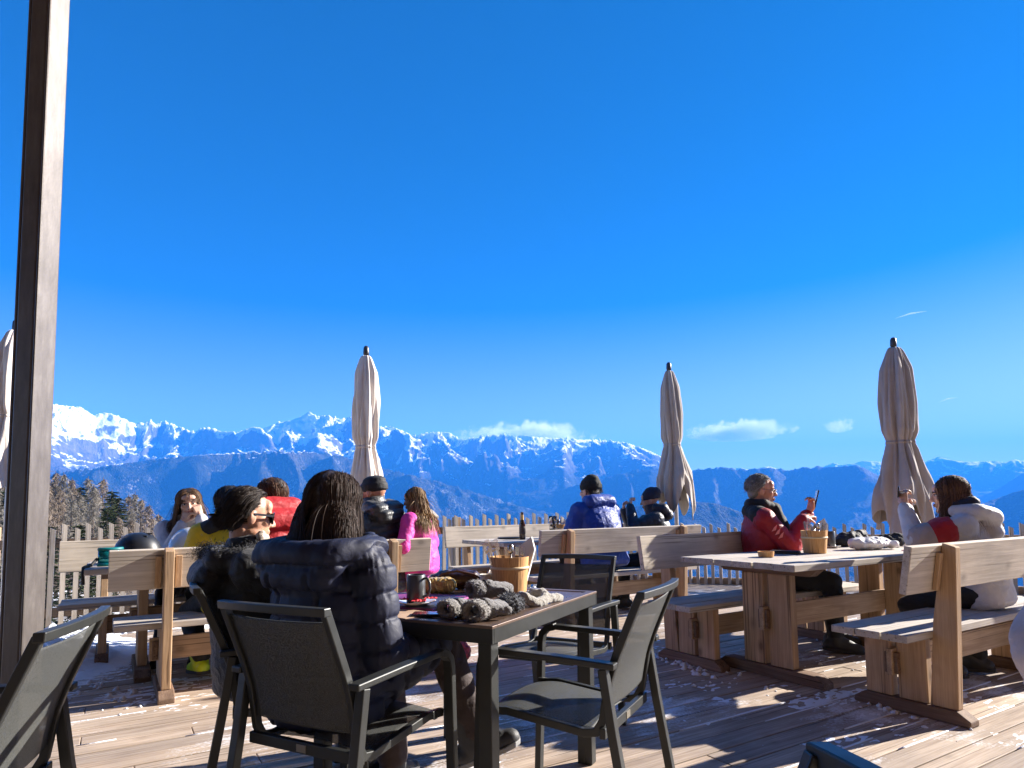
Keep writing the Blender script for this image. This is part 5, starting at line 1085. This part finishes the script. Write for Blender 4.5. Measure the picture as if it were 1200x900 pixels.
# ------------------------------------------------------------------ things on the tables
TUBW = wood('tub_wood', (.50, .25, .09), (.80, .48, .22), axis=2, knots=0, gs=1.2)
STEEL = simple('cutlery_steel', (.55, .54, .53), .25, 1.)
NAP = simple('napkin_paper', (.78, .76, .74), .8, bs=.3, bscale=40)
CERA = simple('dark_glaze', (.055, .057, .060), .35, coat=.3)
WHITEC = simple('white_glaze', (.72, .70, .67), .2, coat=.5)
def tub(label, p, seed, a=0., k=1.):
    r = thing('cutlery_tub', label, 'tub', tuple(p), a); rg = random.Random(seed)
    mb = MB(); mb.lathe([(.0, .004), (.070, .0), (.072, .004), (.084, .150), (.077, .150), (.066, .012), (.0, .012)], 40, cap=False); mb.build('tub', TUBW, r, smooth=False)
    for z, rr in ((.098, .0795), ):
        mb = MB(); mb.lathe([(rr, z), (rr+.004, z+.001), (rr+.005, z+.010), (rr+.001, z+.012)], 40, cap=False); mb.build('hoop', simple('pale_hoop', (.66, .52, .32), .6), r, smooth=True)
    def stick(x, y, tx, ty, L, w_, kind):
        d = unit((tx, ty, 1.)); b0 = np.array([x, y, .02]); e = b0+d*L; s = unit(np.cross(d, (0, 1, .1))); t_ = np.cross(s, d); mb = MB()
        if kind == 'fork':
            mb.bar(b0, b0+d*L*.78, .006, .003, t_); mb.bar(b0+d*L*.78, b0+d*L*.83, .018, .002, t_)
            for o in (-.0075, -.0025, .0025, .0075): mb.bar(b0+d*L*.829+s*o, e+s*o, .0024, .0018, t_)
            n_ = 'fork'
        elif kind == 'knife': mb.bar(b0, b0+d*L*.6, .011, .005, t_); mb.bar(b0+d*L*.6, e, .016, .0018, t_); n_ = 'knife'
        elif kind == 'spoon': mb.bar(b0, b0+d*L*.8, .006, .003, t_); mb.ell(b0+d*L*.9, (.014, .006, .022), np.stack([s, t_, d], 1), 12); n_ = 'spoon'
        o = mb.build(n_, STEEL, r, smooth=kind == 'spoon')
    for i in range(4): stick(-.045+.012*i, -.02+.01*rg.random(), -.38+.05*i+rg.uniform(-.04, .04), rg.uniform(-.12, .05), .205+rg.uniform(-.01, .015), 0, 'fork')
    for i in range(4): stick(-.01+.014*i, -.035+rg.random()*.02, -.10+.07*i+rg.uniform(-.05, .05), rg.uniform(-.2, 0), .185+rg.uniform(-.012, .012), 0, ('knife', 'spoon', 'knife', 'fork')[i])
    M_ = Matrix.Translation((.026, .02, .03)) @ Matrix.Rotation(R(16), 4, 'Y') @ Matrix.Rotation(R(-38), 4, 'Z')
    mb = MB(); P = [M_ @ Vector(q) for q in ((-.052, -.007, 0), (.052, -.007, 0), (.052, -.007, .165), (.022, -.007, .215), (-.052, -.007, .13))]; mb.prism([tuple(q) for q in P], tuple(M_.to_3x3() @ Vector((0, .014, 0)))); mb.build('napkin_stack', NAP, r, bevel=.002)
    r.scale = (k, k, k); return r
t1 = tub('round wooden tub of cutlery and napkins on the metal table', tp(.78, .355, TZ+.002), 1, R(10), 1.06)
t2 = tub('round wooden tub of cutlery on the picnic table before the man in crimson', gp(.94, .50, .762), 2, R(20), 1.06)
t3 = tub('small distant wooden tub of cutlery beside the beer glass', gp(1.02, 3.74, .762), 3, R(-10))
def mug(label, p, rot, k=1.):
    r = thing('mug', label, 'mug', tuple(p), rot); mb = MB()
    mb.lathe([(.0, .002), (.034, .0), (.0365, .004), (.0365, .108), (.035, .110), (.0335, .107), (.0325, .008), (.0, .008)], 36, cap=False); mb.build('cup', CERA, r, smooth=True)
    mb = MB(); mb.lathe([(.0, .088), (.0330, .088)], 28, cap=False); mb.add([(0, 0, .0882)], []); mb.build('drink', simple('coffee', (.03, .014, .008), .15), r)
    mb = MB(); mb.tube([(.034, 0, .094), (.052, 0, .097), (.064, 0, .083), (.066, 0, .058), (.058, 0, .034), (.034, 0, .024)], .0052, 10); mb.build('handle', CERA, r, smooth=True)
    # thin gold smile-like arc on the side
    mb = MB(); mb.tube([(.0372*math.cos(a_), .0372*math.sin(a_), z) for a_, z in ((-2.45, .072), (-2.35, .080), (-2.42, .060), (-2.3, .050), (-2.1, .044), (-1.9, .047), (-1.75, .055))], .0011, 5); mb.build('gold_mark', simple('gold_print', (.55, .33, .14), .3, .7), r)
    r.scale = (k,)*3; return r
def saucer(label, p, napkins=True, k=1.):
    r = thing('saucer', label, 'saucer', tuple(p)); mb = MB(); mb.lathe([(.0, .003), (.040, .0), (.042, .003), (.076, .014), (.0775, .0165), (.074, .0165), (.042, .0065), (.0, .0065)], 40, cap=False); mb.build('plate', WHITEC, r, smooth=True)
    return r
ps = tp(.235, .475, TZ+.012)
mn = thing('menu_folder', 'purple menu folder lying under the saucer on the metal table', 'menu', tuple(tp(.37, .56, TZ+.002)), TA+R(8))
mb = MB(); mb.box((-.21, -.17, 0), (.17, .20, .008)); mb.build('cover', simple('purple_print', (.30, .05, .20), .4, var=.5, vs=14.), mn, bevel=.002)
mb = MB(); mb.box((-.205, -.165, .0085), (.10, .04, .0105)); mb.build('page', simple('dark_page', (.05, .045, .07), .35), mn)
saucer('white saucer with crumpled red napkin under the dark mug', ps); mug('dark grey mug with gold mark on the saucer, metal table', ps+np.array([0, 0, .007]), R(-28))
rn = thing('red_napkin', 'crumpled red paper napkin tucked round the dark mug', 'napkin', tuple(ps+np.array([0, 0, .0165]))); mb = MB()
for j, (ax_, ay_) in enumerate(((-.052, -.018), (.054, .006), (.02, -.06))):
    n_ = 9; G_ = np.zeros((n_, n_, 3)); xs = np.linspace(-.026, .026, n_); G_[..., 0] = ax_+xs[:, None]; G_[..., 1] = ay_+xs[None, :]*.8; G_[..., 2] = .006+.011*np.abs(perlin(np.stack([xs[:, None]*70+j*9+0*xs[None], xs[None, :]*70+0*xs[:, None], np.zeros((n_, n_))], -1))); mb.grid(G_)
mb.build('paper', simple('red_paper', (.55, .02, .035), .7), rn, solid=.0015)
# mittens and fluffy things
GREYF = simple('grey_fleece', (.20, .19, .188), .95, var=.3, vs=60., bs=.9, bscale=180, bdist=.01, sheen=.5); CUFF = simple('pale_fleece', (.36, .34, .32), .95, var=.25, vs=90., bs=1., bscale=200, bdist=.012, sheen=.6)
def fuzz(ctx_r, P0, N0, ln, mat_, n, wid=.0016):
    i = RNG.integers(0, len(P0), n); strands('pile', mat_, P0[i], unit2(N0[i]+RNG.normal(size=(n, 3))*.55), ln, {'c': P0.mean(0)}, [], 3, wid, .08, .35, ctx_r)
FZ = hairmat('grey_pile', (.19, .18, .175), (.42, .40, .38), .8)
def mitten(label, p, a, cuffc, k=1., pitch=0.):
    r = thing('mitten', label, 'mitten', tuple(p), a); mb = MB()
    mb.ell((0, .075, .036), (.048, .085, .034), n=18); mb.ell((0, .13, .034), (.044, .05, .031), n=16); mb.cap((.03, .05, .035), (.075, .095, .034), .021, .019, 12); mb.cap((0, .055, .038), (0, .06, .037), .044, .042, 16)
    remesh('hand', mb, .006, GREYF, r, smooth=3, fn=lambda V, N: V+N*(.004*fbm(V*55, 3))[:, None])
    mb = MB(); n_ = 26; ang = np.linspace(0, 2*math.pi, n_, endpoint=False); RG = []
    for t in np.linspace(0, 2*math.pi, 11)[:-1]: RG.append(np.stack([(.046+.013*math.cos(t))*np.cos(ang), np.full(n_, -.012+.030*math.sin(t)), .042+(.036+.013*math.cos(t))*np.sin(ang)*.85], -1))
    mb.rings(RG, cap=False, close=True); remesh('cuff', mb, .005, cuffc, r, smooth=2, fn=lambda V, N: V+N*(.004*fbm(V*90, 3))[:, None])
    dk = MB(); dk.lathe([(.0, .0), (.040, .0)], 20, (0, .030, .042), cap=False, axis=(0, 1, 0)); dk.build('cuff_shade', simple('cuff_shade_dark', (.02, .018, .017), .9), r)  # dark disc painted in for the shade inside the cuff opening
    V = np.concatenate([np.asarray(g) for g in RG]); c_ = np.array([0, -.012, .042]); N_ = unit2(V-c_); fuzz(r, V, N_, .006, FZ, 1500)
    r.scale = (k,)*3; return r
FW = math.atan2(E1[1], E1[0])-math.pi/2
mitten('grey fleece mitten with its round cuff facing us, left of the pair', tp(.085, .215, TZ+.002), FW+R(-14), CUFF, .80)
mitten('grey fleece mitten with wide fluffy cuff at the table corner', tp(.075, .10, TZ+.002), FW+R(-6), CUFF, .88)
mitten('grey knitted mitten lying on top of the heap before the wooden tub', tp(.36, .27, TZ+.030), FW+R(-32), GREYF, .88)
pk = thing('knitted_hat', 'speckled black and white knitted hat beside the fluffy mitten', 'hat', tuple(tp(.28, .085, TZ+.002))); mb = MB(); mb.ell((0, 0, .032), (.050, .062, .032)); mb.ell((.01, .04, .030), (.04, .045, .028))
P0 = np.array(mb.v[0]); remesh('knit', mb, .006, simple('speckled_wool', (.10, .105, .12), .95, var=.9, vs=120., bs=1., bscale=150, bdist=.02), pk, fn=lambda V, N: V+N*(.007*fbm(V*80, 2))[:, None]); fuzz(pk, P0, unit2(P0-np.array([0, 0, .032])), .012, hairmat('speckled_pile', (.02, .022, .03), (.5, .5, .52), .8), 1500)
hb = thing('headband', 'pale fleece headband twisted into loops near the table edge', 'headband', tuple(tp(.47, .10, TZ+.002)), R(30)); mb = MB()
for i in range(16):
    f = lambda t: (.058*math.cos(t)+.012*math.cos(2*t), .046*math.sin(t), .024+.014*math.sin(2*t+.6)); mb.cap(f(i*math.pi/8), f((i+1)*math.pi/8), .021, .021, 10)
for i in range(6): mb.cap((.07+.012*i, -.02+.004*i, .018), (.082+.012*i, -.016+.004*i, .018-.001*i), .019, .018, 10)
remesh('band', mb, .006, simple('cream_fleece', (.44, .41, .36), .95, var=.2, vs=80., bs=.9, bscale=170, bdist=.01, sheen=.5), hb, smooth=3, fn=lambda V, N: V+N*(.004*fbm(V*60, 3))[:, None])
# foil packet
gb = thing('foil_packet', 'crumpled gold foil packet behind the dark mug', 'packet', tuple(tp(.62, .64, TZ+.002)), R(4)); n_ = 40; m_ = 22; G_ = []
for i in range(n_):
    x = -.085+.17*i/(n_-1); e = max(.0, 1-abs(2*i/(n_-1)-1)**7); ang = np.linspace(0, 2*math.pi, m_, endpoint=False); ry, rz = .036*(.75+.25*e), .033*(.25+.75*e); c = np.sign(np.cos(ang))*np.abs(np.cos(ang))**.6; s_ = np.sign(np.sin(ang))*np.abs(np.sin(ang))**.6
    q = np.stack([np.full(m_, x), ry*c, .035+rz*s_], -1); q += (.0042*ridged(q*42., 3)-.003)[:, None]*np.stack([0*ang, c, s_], -1); G_.append(q)
mb = MB(); mb.rings(G_); mb.build('foil', simple('gold_foil', (.72, .48, .15), .3, .35, var=.2, vs=40.), gb, smooth=False)
mb = MB(); mb.box((-.09, -.03, .030), (-.0852, .03, .040)); mb.build('seam', simple('gold_foil', (.7, .47, .12), .22, .9), gb)
lb = thing('leather_bag', 'slouching dark brown leather bag behind the gold foil packet', 'bag', tuple(tp(.80, .64, TZ+.002)), R(-5)); mb = MB(); mb.ell((0, 0, .045), (.125, .055, .045), n=20); mb.ell((.09, .01, .035), (.07, .05, .034), n=14); mb.ell((-.08, 0, .04), (.07, .05, .04), n=14)
remesh('body', mb, .007, simple('brown_leather', (.045, .018, .014), .38, var=.4, vs=20., bs=.4, bscale=90, coat=.2), lb, smooth=3, fn=lambda V, N: V+N*(.010*(ridged(V*14., 3)-1))[:, None])
mb = MB(); mb.tube([(-.10, -.05, .05), (-.07, -.065, .075), (0, -.06, .088), (.08, -.055, .070), (.13, -.045, .04), (.15, -.03, .09)], .006, 8); mb.build('strap', simple('brown_leather_strap', (.10, .045, .03), .4), lb, smooth=True)
pc = thing('paper_cup', 'small white printed paper pot in front of the wooden tub', 'cup', tuple(tp(.78, .475, TZ+.002))); mb = MB(); mb.lathe([(.0, .002), (.024, .0), (.034, .075), (.0325, .075), (.023, .006), (0, .006)], 28, cap=False); mb.build('pot', simple('printed_paper', (.72, .67, .58), .6, var=.35, vs=95.), pc, smooth=True)
mb = MB(); mb.lathe([(.0, .066), (.0315, .066)], 28, cap=False); mb.build('filling', simple('brown_sugar', (.45, .3, .14), .8, bs=.6, bscale=300), pc)
ph = thing('phone', 'dark phone lying face up by the near edge of the metal table', 'phone', tuple(tp(.10, .30, TZ+.0035)), TA+R(25)); mb = MB(); mb.box((-.036, -.075, 0), (.036, .075, .009)); mb.build('case', PHONE, ph, bevel=.003); mb = MB(); mb.box((-.033, -.071, .0091), (.033, .071, .0098)); mb.build('screen', simple('phone_glass', (.02, .025, .035), .06, coat=.8), ph)
pp = thing('paper_slip', 'tan paper place mat corner sticking out past the saucer', 'paper', tuple(tp(.075, .42, TZ+.0035)), TA+R(-12)); mb = MB(); mb.box((-.06, -.09, 0), (.09, .09, .0015)); mb.build('sheet', simple('kraft_paper', (.42, .28, .18), .8), pp)
# right picnic table
TTZ = .762
ds = thing('wooden_dish', 'tiny round wooden dish near the left end of the picnic table', 'dish', tuple(gp(.40, .50, TTZ))); mb = MB(); mb.lathe([(0, .002), (.048, 0), (.054, .036), (.047, .036), (.043, .012), (0, .012)], 28, cap=False); mb.build('bowl', TUBW, ds)
wl_ = thing('wallet', 'flat dark wallet between the wooden dish and the cutlery tub', 'wallet', tuple(gp(.74, .60, TTZ)), R(60)); mb = MB(); mb.box((-.05, -.10, 0), (.05, .10, .014)); mb.build('cover', simple('black_leather', (.02, .02, .024), .45), wl_, bevel=.004); mb = MB(); mb.box((-.046, -.096, .0145), (.046, .096, .021)); mb.build('flap', simple('black_leather', (.02, .02, .024), .45), wl_, bevel=.003)
p2 = gp(1.50, .74, TTZ); saucer('pale saucer under the far mug on the picnic table', p2); mug('dark mug on the picnic table right of the cutlery tub', p2+np.array([0, 0, .007]), R(150), 1.12)
def heap(name, label, cat, p, blobs, mat_, part, amp=.012, a=0.):
    r = thing(name, label, cat, tuple(p), a); mb = MB()
    for c, rr in blobs: mb.ell(c, rr, n=14)
    remesh(part, mb, .008, mat_, r, smooth=3, fn=lambda V, N: V+N*(amp*fbm(V*17., 4))[:, None]); return r
heap('folded_jacket', 'folded white padded jacket lying on the picnic table', 'jacket', gp(1.55, .46, TTZ), [((0, 0, .045), (.17, .09, .045)), ((.08, .01, .05), (.09, .08, .048)), ((-.09, 0, .045), (.08, .07, .044)), ((.19, -.02, .035), (.05, .05, .034))], cloth('white_padding', (.70, .68, .66), .6), 'bundle', a=R(10))
heap('gloves', 'heap of black ski gloves behind the folded white jacket', 'gloves', gp(1.78, .74, TTZ), [((0, 0, .06), (.13, .08, .06)), ((.10, 0, .085), (.08, .06, .05)), ((-.10, 0, .04), (.07, .06, .04)), ((.16, .02, .06), (.05, .05, .055))], cloth('black_glove', (.012, .012, .014), .7), 'bundle', a=R(20))
heap('knitted_hat', 'black woollen hat at the far right end of the picnic table', 'hat', gp(1.93, .50, TTZ), [((0, 0, .05), (.11, .09, .05)), ((.05, 0, .06), (.08, .07, .05))], cloth('black_wool', (.014, .014, .018), .9), 'crown')
fl = thing('leaflet', 'pink leaflet under the raised phone arm on the picnic table', 'leaflet', tuple(gp(1.66, .17, TTZ)), R(20)); mb = MB(); mb.box((-.09, -.05, 0), (.09, .05, .004)); mb.build('sheet', simple('pink_print', (.62, .14, .18), .5), fl); mb = MB(); mb.box((-.03, -.04, .0042), (.06, .02, .005)); mb.build('picture', simple('dark_print', (.12, .05, .08), .5), fl)
# helmet table
def helmet(label, p, mat_, a, k=1.):
    r = thing('ski_helmet', label, 'helmet', tuple(p), a); n_ = 36; m_ = 18; RG = []
    for i in range(m_):
        t = i/(m_-1)*math.pi*.5; RG.append(np.stack([.125*math.cos(t)**.8*np.cos(np.linspace(0, 2*math.pi, n_, endpoint=False)), .150*math.cos(t)**.8*np.sin(np.linspace(0, 2*math.pi, n_, endpoint=False)), np.full(n_, .035+.165*math.sin(t)**.95)], -1))
    RG.insert(0, RG[0]*np.array([.97, .97, 0])+np.array([0, 0, .0])); RG.insert(0, RG[0]*np.array([.86, .86, 1])); mb = MB(); mb.rings(RG, cap=True); mb.build('shell', mat_, r, smooth=True)
    for s in (-.05, 0, .05): mb = MB(); mb.box((s-.008, -.09+abs(s)*.3, .188-abs(s)*.35), (s+.008, -.03, .196-abs(s)*.30)); mb.build('vent', simple('vent_black', (.01, .01, .01), .6), r)
    mb = MB(); mb.tube([(-.11, .02, .03), (-.12, .05, .004), (-.02, .10, .006), (.11, .04, .005), (.11, .02, .03)], .006, 6); mb.build('chin_strap', simple('vent_black', (.01, .01, .01), .6), r)
    r.scale = (k,)*3; return r
helmet('matt black ski helmet on the table by the teal goggles', gp(-3.20, 3.02, TTZ), simple('black_shell', (.012, .014, .02), .45, coat=.2), R(100), 1.06); helmet('glossy white ski helmet beside the black one', gp(-2.84, 3.10, TTZ), simple('white_shell', (.72, .73, .74), .2, coat=.6), R(80), 1.2)
gg = thing('ski_goggles', 'ski goggles with teal mirrored lens standing on the table edge', 'goggles', tuple(gp(-3.36, 2.82, TTZ)), R(40)); n_ = 18
def arcp(r_, z0, z1, y0): return [[(r_*math.sin(t), -r_*math.cos(t)+y0, z) for t in np.linspace(-.85, .85, n_)] for z in (z0, z1)]
mb = MB(); mb.grid(np.array(arcp(.095, .02, .105, .09))); mb.build('lens', simple('teal_mirror', (.0, .26, .30), .12, .6, coat=.6), gg, solid=.004, smooth=True)
for z in (.008, .112): mb = MB(); mb.tube(arcp(.093, z, z, .09)[0], .011, 8); mb.build('frame', simple('teal_rim', (.0, .16, .17), .4), gg, smooth=True)
mb = MB(); mb.tube([(-.075, .03, .05), (-.11, .01, .01), (-.15, -.05, .006), (-.17, -.12, .005), (-.175, -.155, -.04), (-.172, -.16, -.10)], [.010]*6, 8); mb.build('strap', simple('strap_black', (.012, .012, .014), .7), gg, smooth=True)
# beer table
bt = thing('beer_bottle', 'brown beer bottle standing on the far table', 'bottle', tuple(gp(.50, 3.72, TTZ))); mb = MB(); mb.lathe([(0, .003), (.032, .0), (.0345, .006), (.0345, .165), (.030, .19), (.016, .222), (.0135, .285), (.0155, .287), (.0155, .298), (.012, .30), (.0, .30)], 28, cap=False); mb.build('glass', simple('brown_glass', (.045, .018, .006), .1, coat=.5), bt, smooth=True)
mb = MB(); mb.lathe([(.0349, .06), (.0352, .062), (.0352, .14), (.0349, .142)], 28, cap=False); mb.build('label', simple('bottle_label', (.05, .035, .03), .5, var=.6, vs=60.), bt, smooth=True)
mb = MB(); mb.lathe([(.0192, .215), (.0155, .235), (.0150, .27)], 28, cap=False); mb.build('neck_label', simple('gold_label', (.5, .30, .08), .4), bt, smooth=True)
gl2 = thing('beer_glass', 'tall clear glass with orange drink beside the distant wooden tub', 'glass', tuple(gp(.84, 3.62, TTZ))); m, nt, b = new_mat('clear_glass'); b.inputs['Transmission Weight'].default_value = 1; b.inputs['Roughness'].default_value = .03; b.inputs['IOR'].default_value = 1.3
mb = MB(); mb.lathe([(0, .002), (.036, .0), (.040, .12), (.048, .19), (.046, .25), (.044, .25), (.046, .19), (.038, .12), (.034, .01), (0, .01)], 32, cap=False); mb.build('vessel', m, gl2, smooth=True)
mb = MB(); mb.lathe([(0, .012), (.033, .012), (.036, .11), (0, .11)], 28, cap=False); mb.build('drink', simple('orange_drink', (.85, .38, .02), .2), gl2, smooth=False)
mb = MB(); rr_ = random.Random(2)
for i in range(7): mb.ell((rr_.uniform(-.02, .02), rr_.uniform(-.02, .02), .13+i*.016), (.015, .014, .013), n=8)
mb.build('ice', simple('ice', (.75, .78, .8), .15, spec=.8), gl2, smooth=False)
tr_ = thing('tray', 'thin black tray under the beer bottle', 'tray', tuple(gp(.52, 3.98, TTZ)), UV_ANG); mb = MB(); mb.lathe([(0, 0), (.15, 0), (.165, .014), (.16, .014), (.147, .004), (0, .004)], 36, cap=False); mb.build('plate', simple('tray_black', (.015, .015, .017), .5), tr_, smooth=True)
pu = thing('purse', 'navy purse lying left of the beer glass', 'purse', tuple(gp(.80, 3.42, TTZ)), UV_ANG); mb = MB(); mb.box((-.075, -.045, 0), (.075, .045, .024)); mb.build('body', simple('navy_vinyl', (.02, .025, .10), .4), pu, bevel=.008); mb = MB(); mb.box((-.073, -.0475, .008), (.073, -.0453, .0235)); mb.build('flap', simple('navy_vinyl', (.02, .025, .10), .4), pu)
heap('camera', 'small black camera lying on the bench seat behind the picnic bench board', 'camera', gp(1.72, 2.85, .452), [((0, 0, .035), (.07, .035, .034)), ((0, -.04, .035), (.028, .03, .028))], simple('camera_black', (.015, .015, .016), .4), 'body', .002)
bg_ = thing('red_bag', 'red and white patterned bag on the deck under the metal table', 'bag', (-.42, 4.70, .0), R(30)); mb = MB(); mb.ell((0, 0, .09), (.12, .07, .09), n=18); mb.ell((0, 0, .13), (.10, .06, .05), n=14)
remesh('body', mb, .009, simple('red_pattern', (.55, .06, .06), .7, var=.9, vs=28.), bg_, fn=lambda V, N: V+N*(.008*fbm(V*20, 3))[:, None]); mb = MB(); mb.tube([(-.05, 0, .165), (-.03, 0, .22), (.03, 0, .22), (.05, 0, .165)], .007, 8); mb.build('handle', simple('red_web', (.4, .03, .03), .7), bg_)

GROUPS = {'picnic_bench': 'wooden benches with backrests on the deck', 'picnic_table': 'wooden picnic tables on the deck', 'metal_chair': 'dark mesh-backed metal chairs', 'parasol': 'closed parasols on the terrace', 'picket_fence': 'picket fences round the deck', 'cutlery_tub': 'wooden cutlery tubs on the tables', 'mug': 'dark mugs on saucers', 'saucer': 'saucers under the mugs', 'mitten': 'grey mittens heaped on the metal table', 'ski_helmet': 'ski helmets on the left table', 'person': 'guests on the terrace', 'phone': 'phones', 'cloud': 'small clouds over the mountains', 'contrail': 'vapour trails', 'knitted_hat': 'knitted hats lying on tables'}
for o in SC.objects:
    if o.parent is None and 'label' in o.keys() and 'group' not in o.keys():
        g_ = GROUPS.get(o.name.split('.')[0])
        if g_: o['group'] = g_
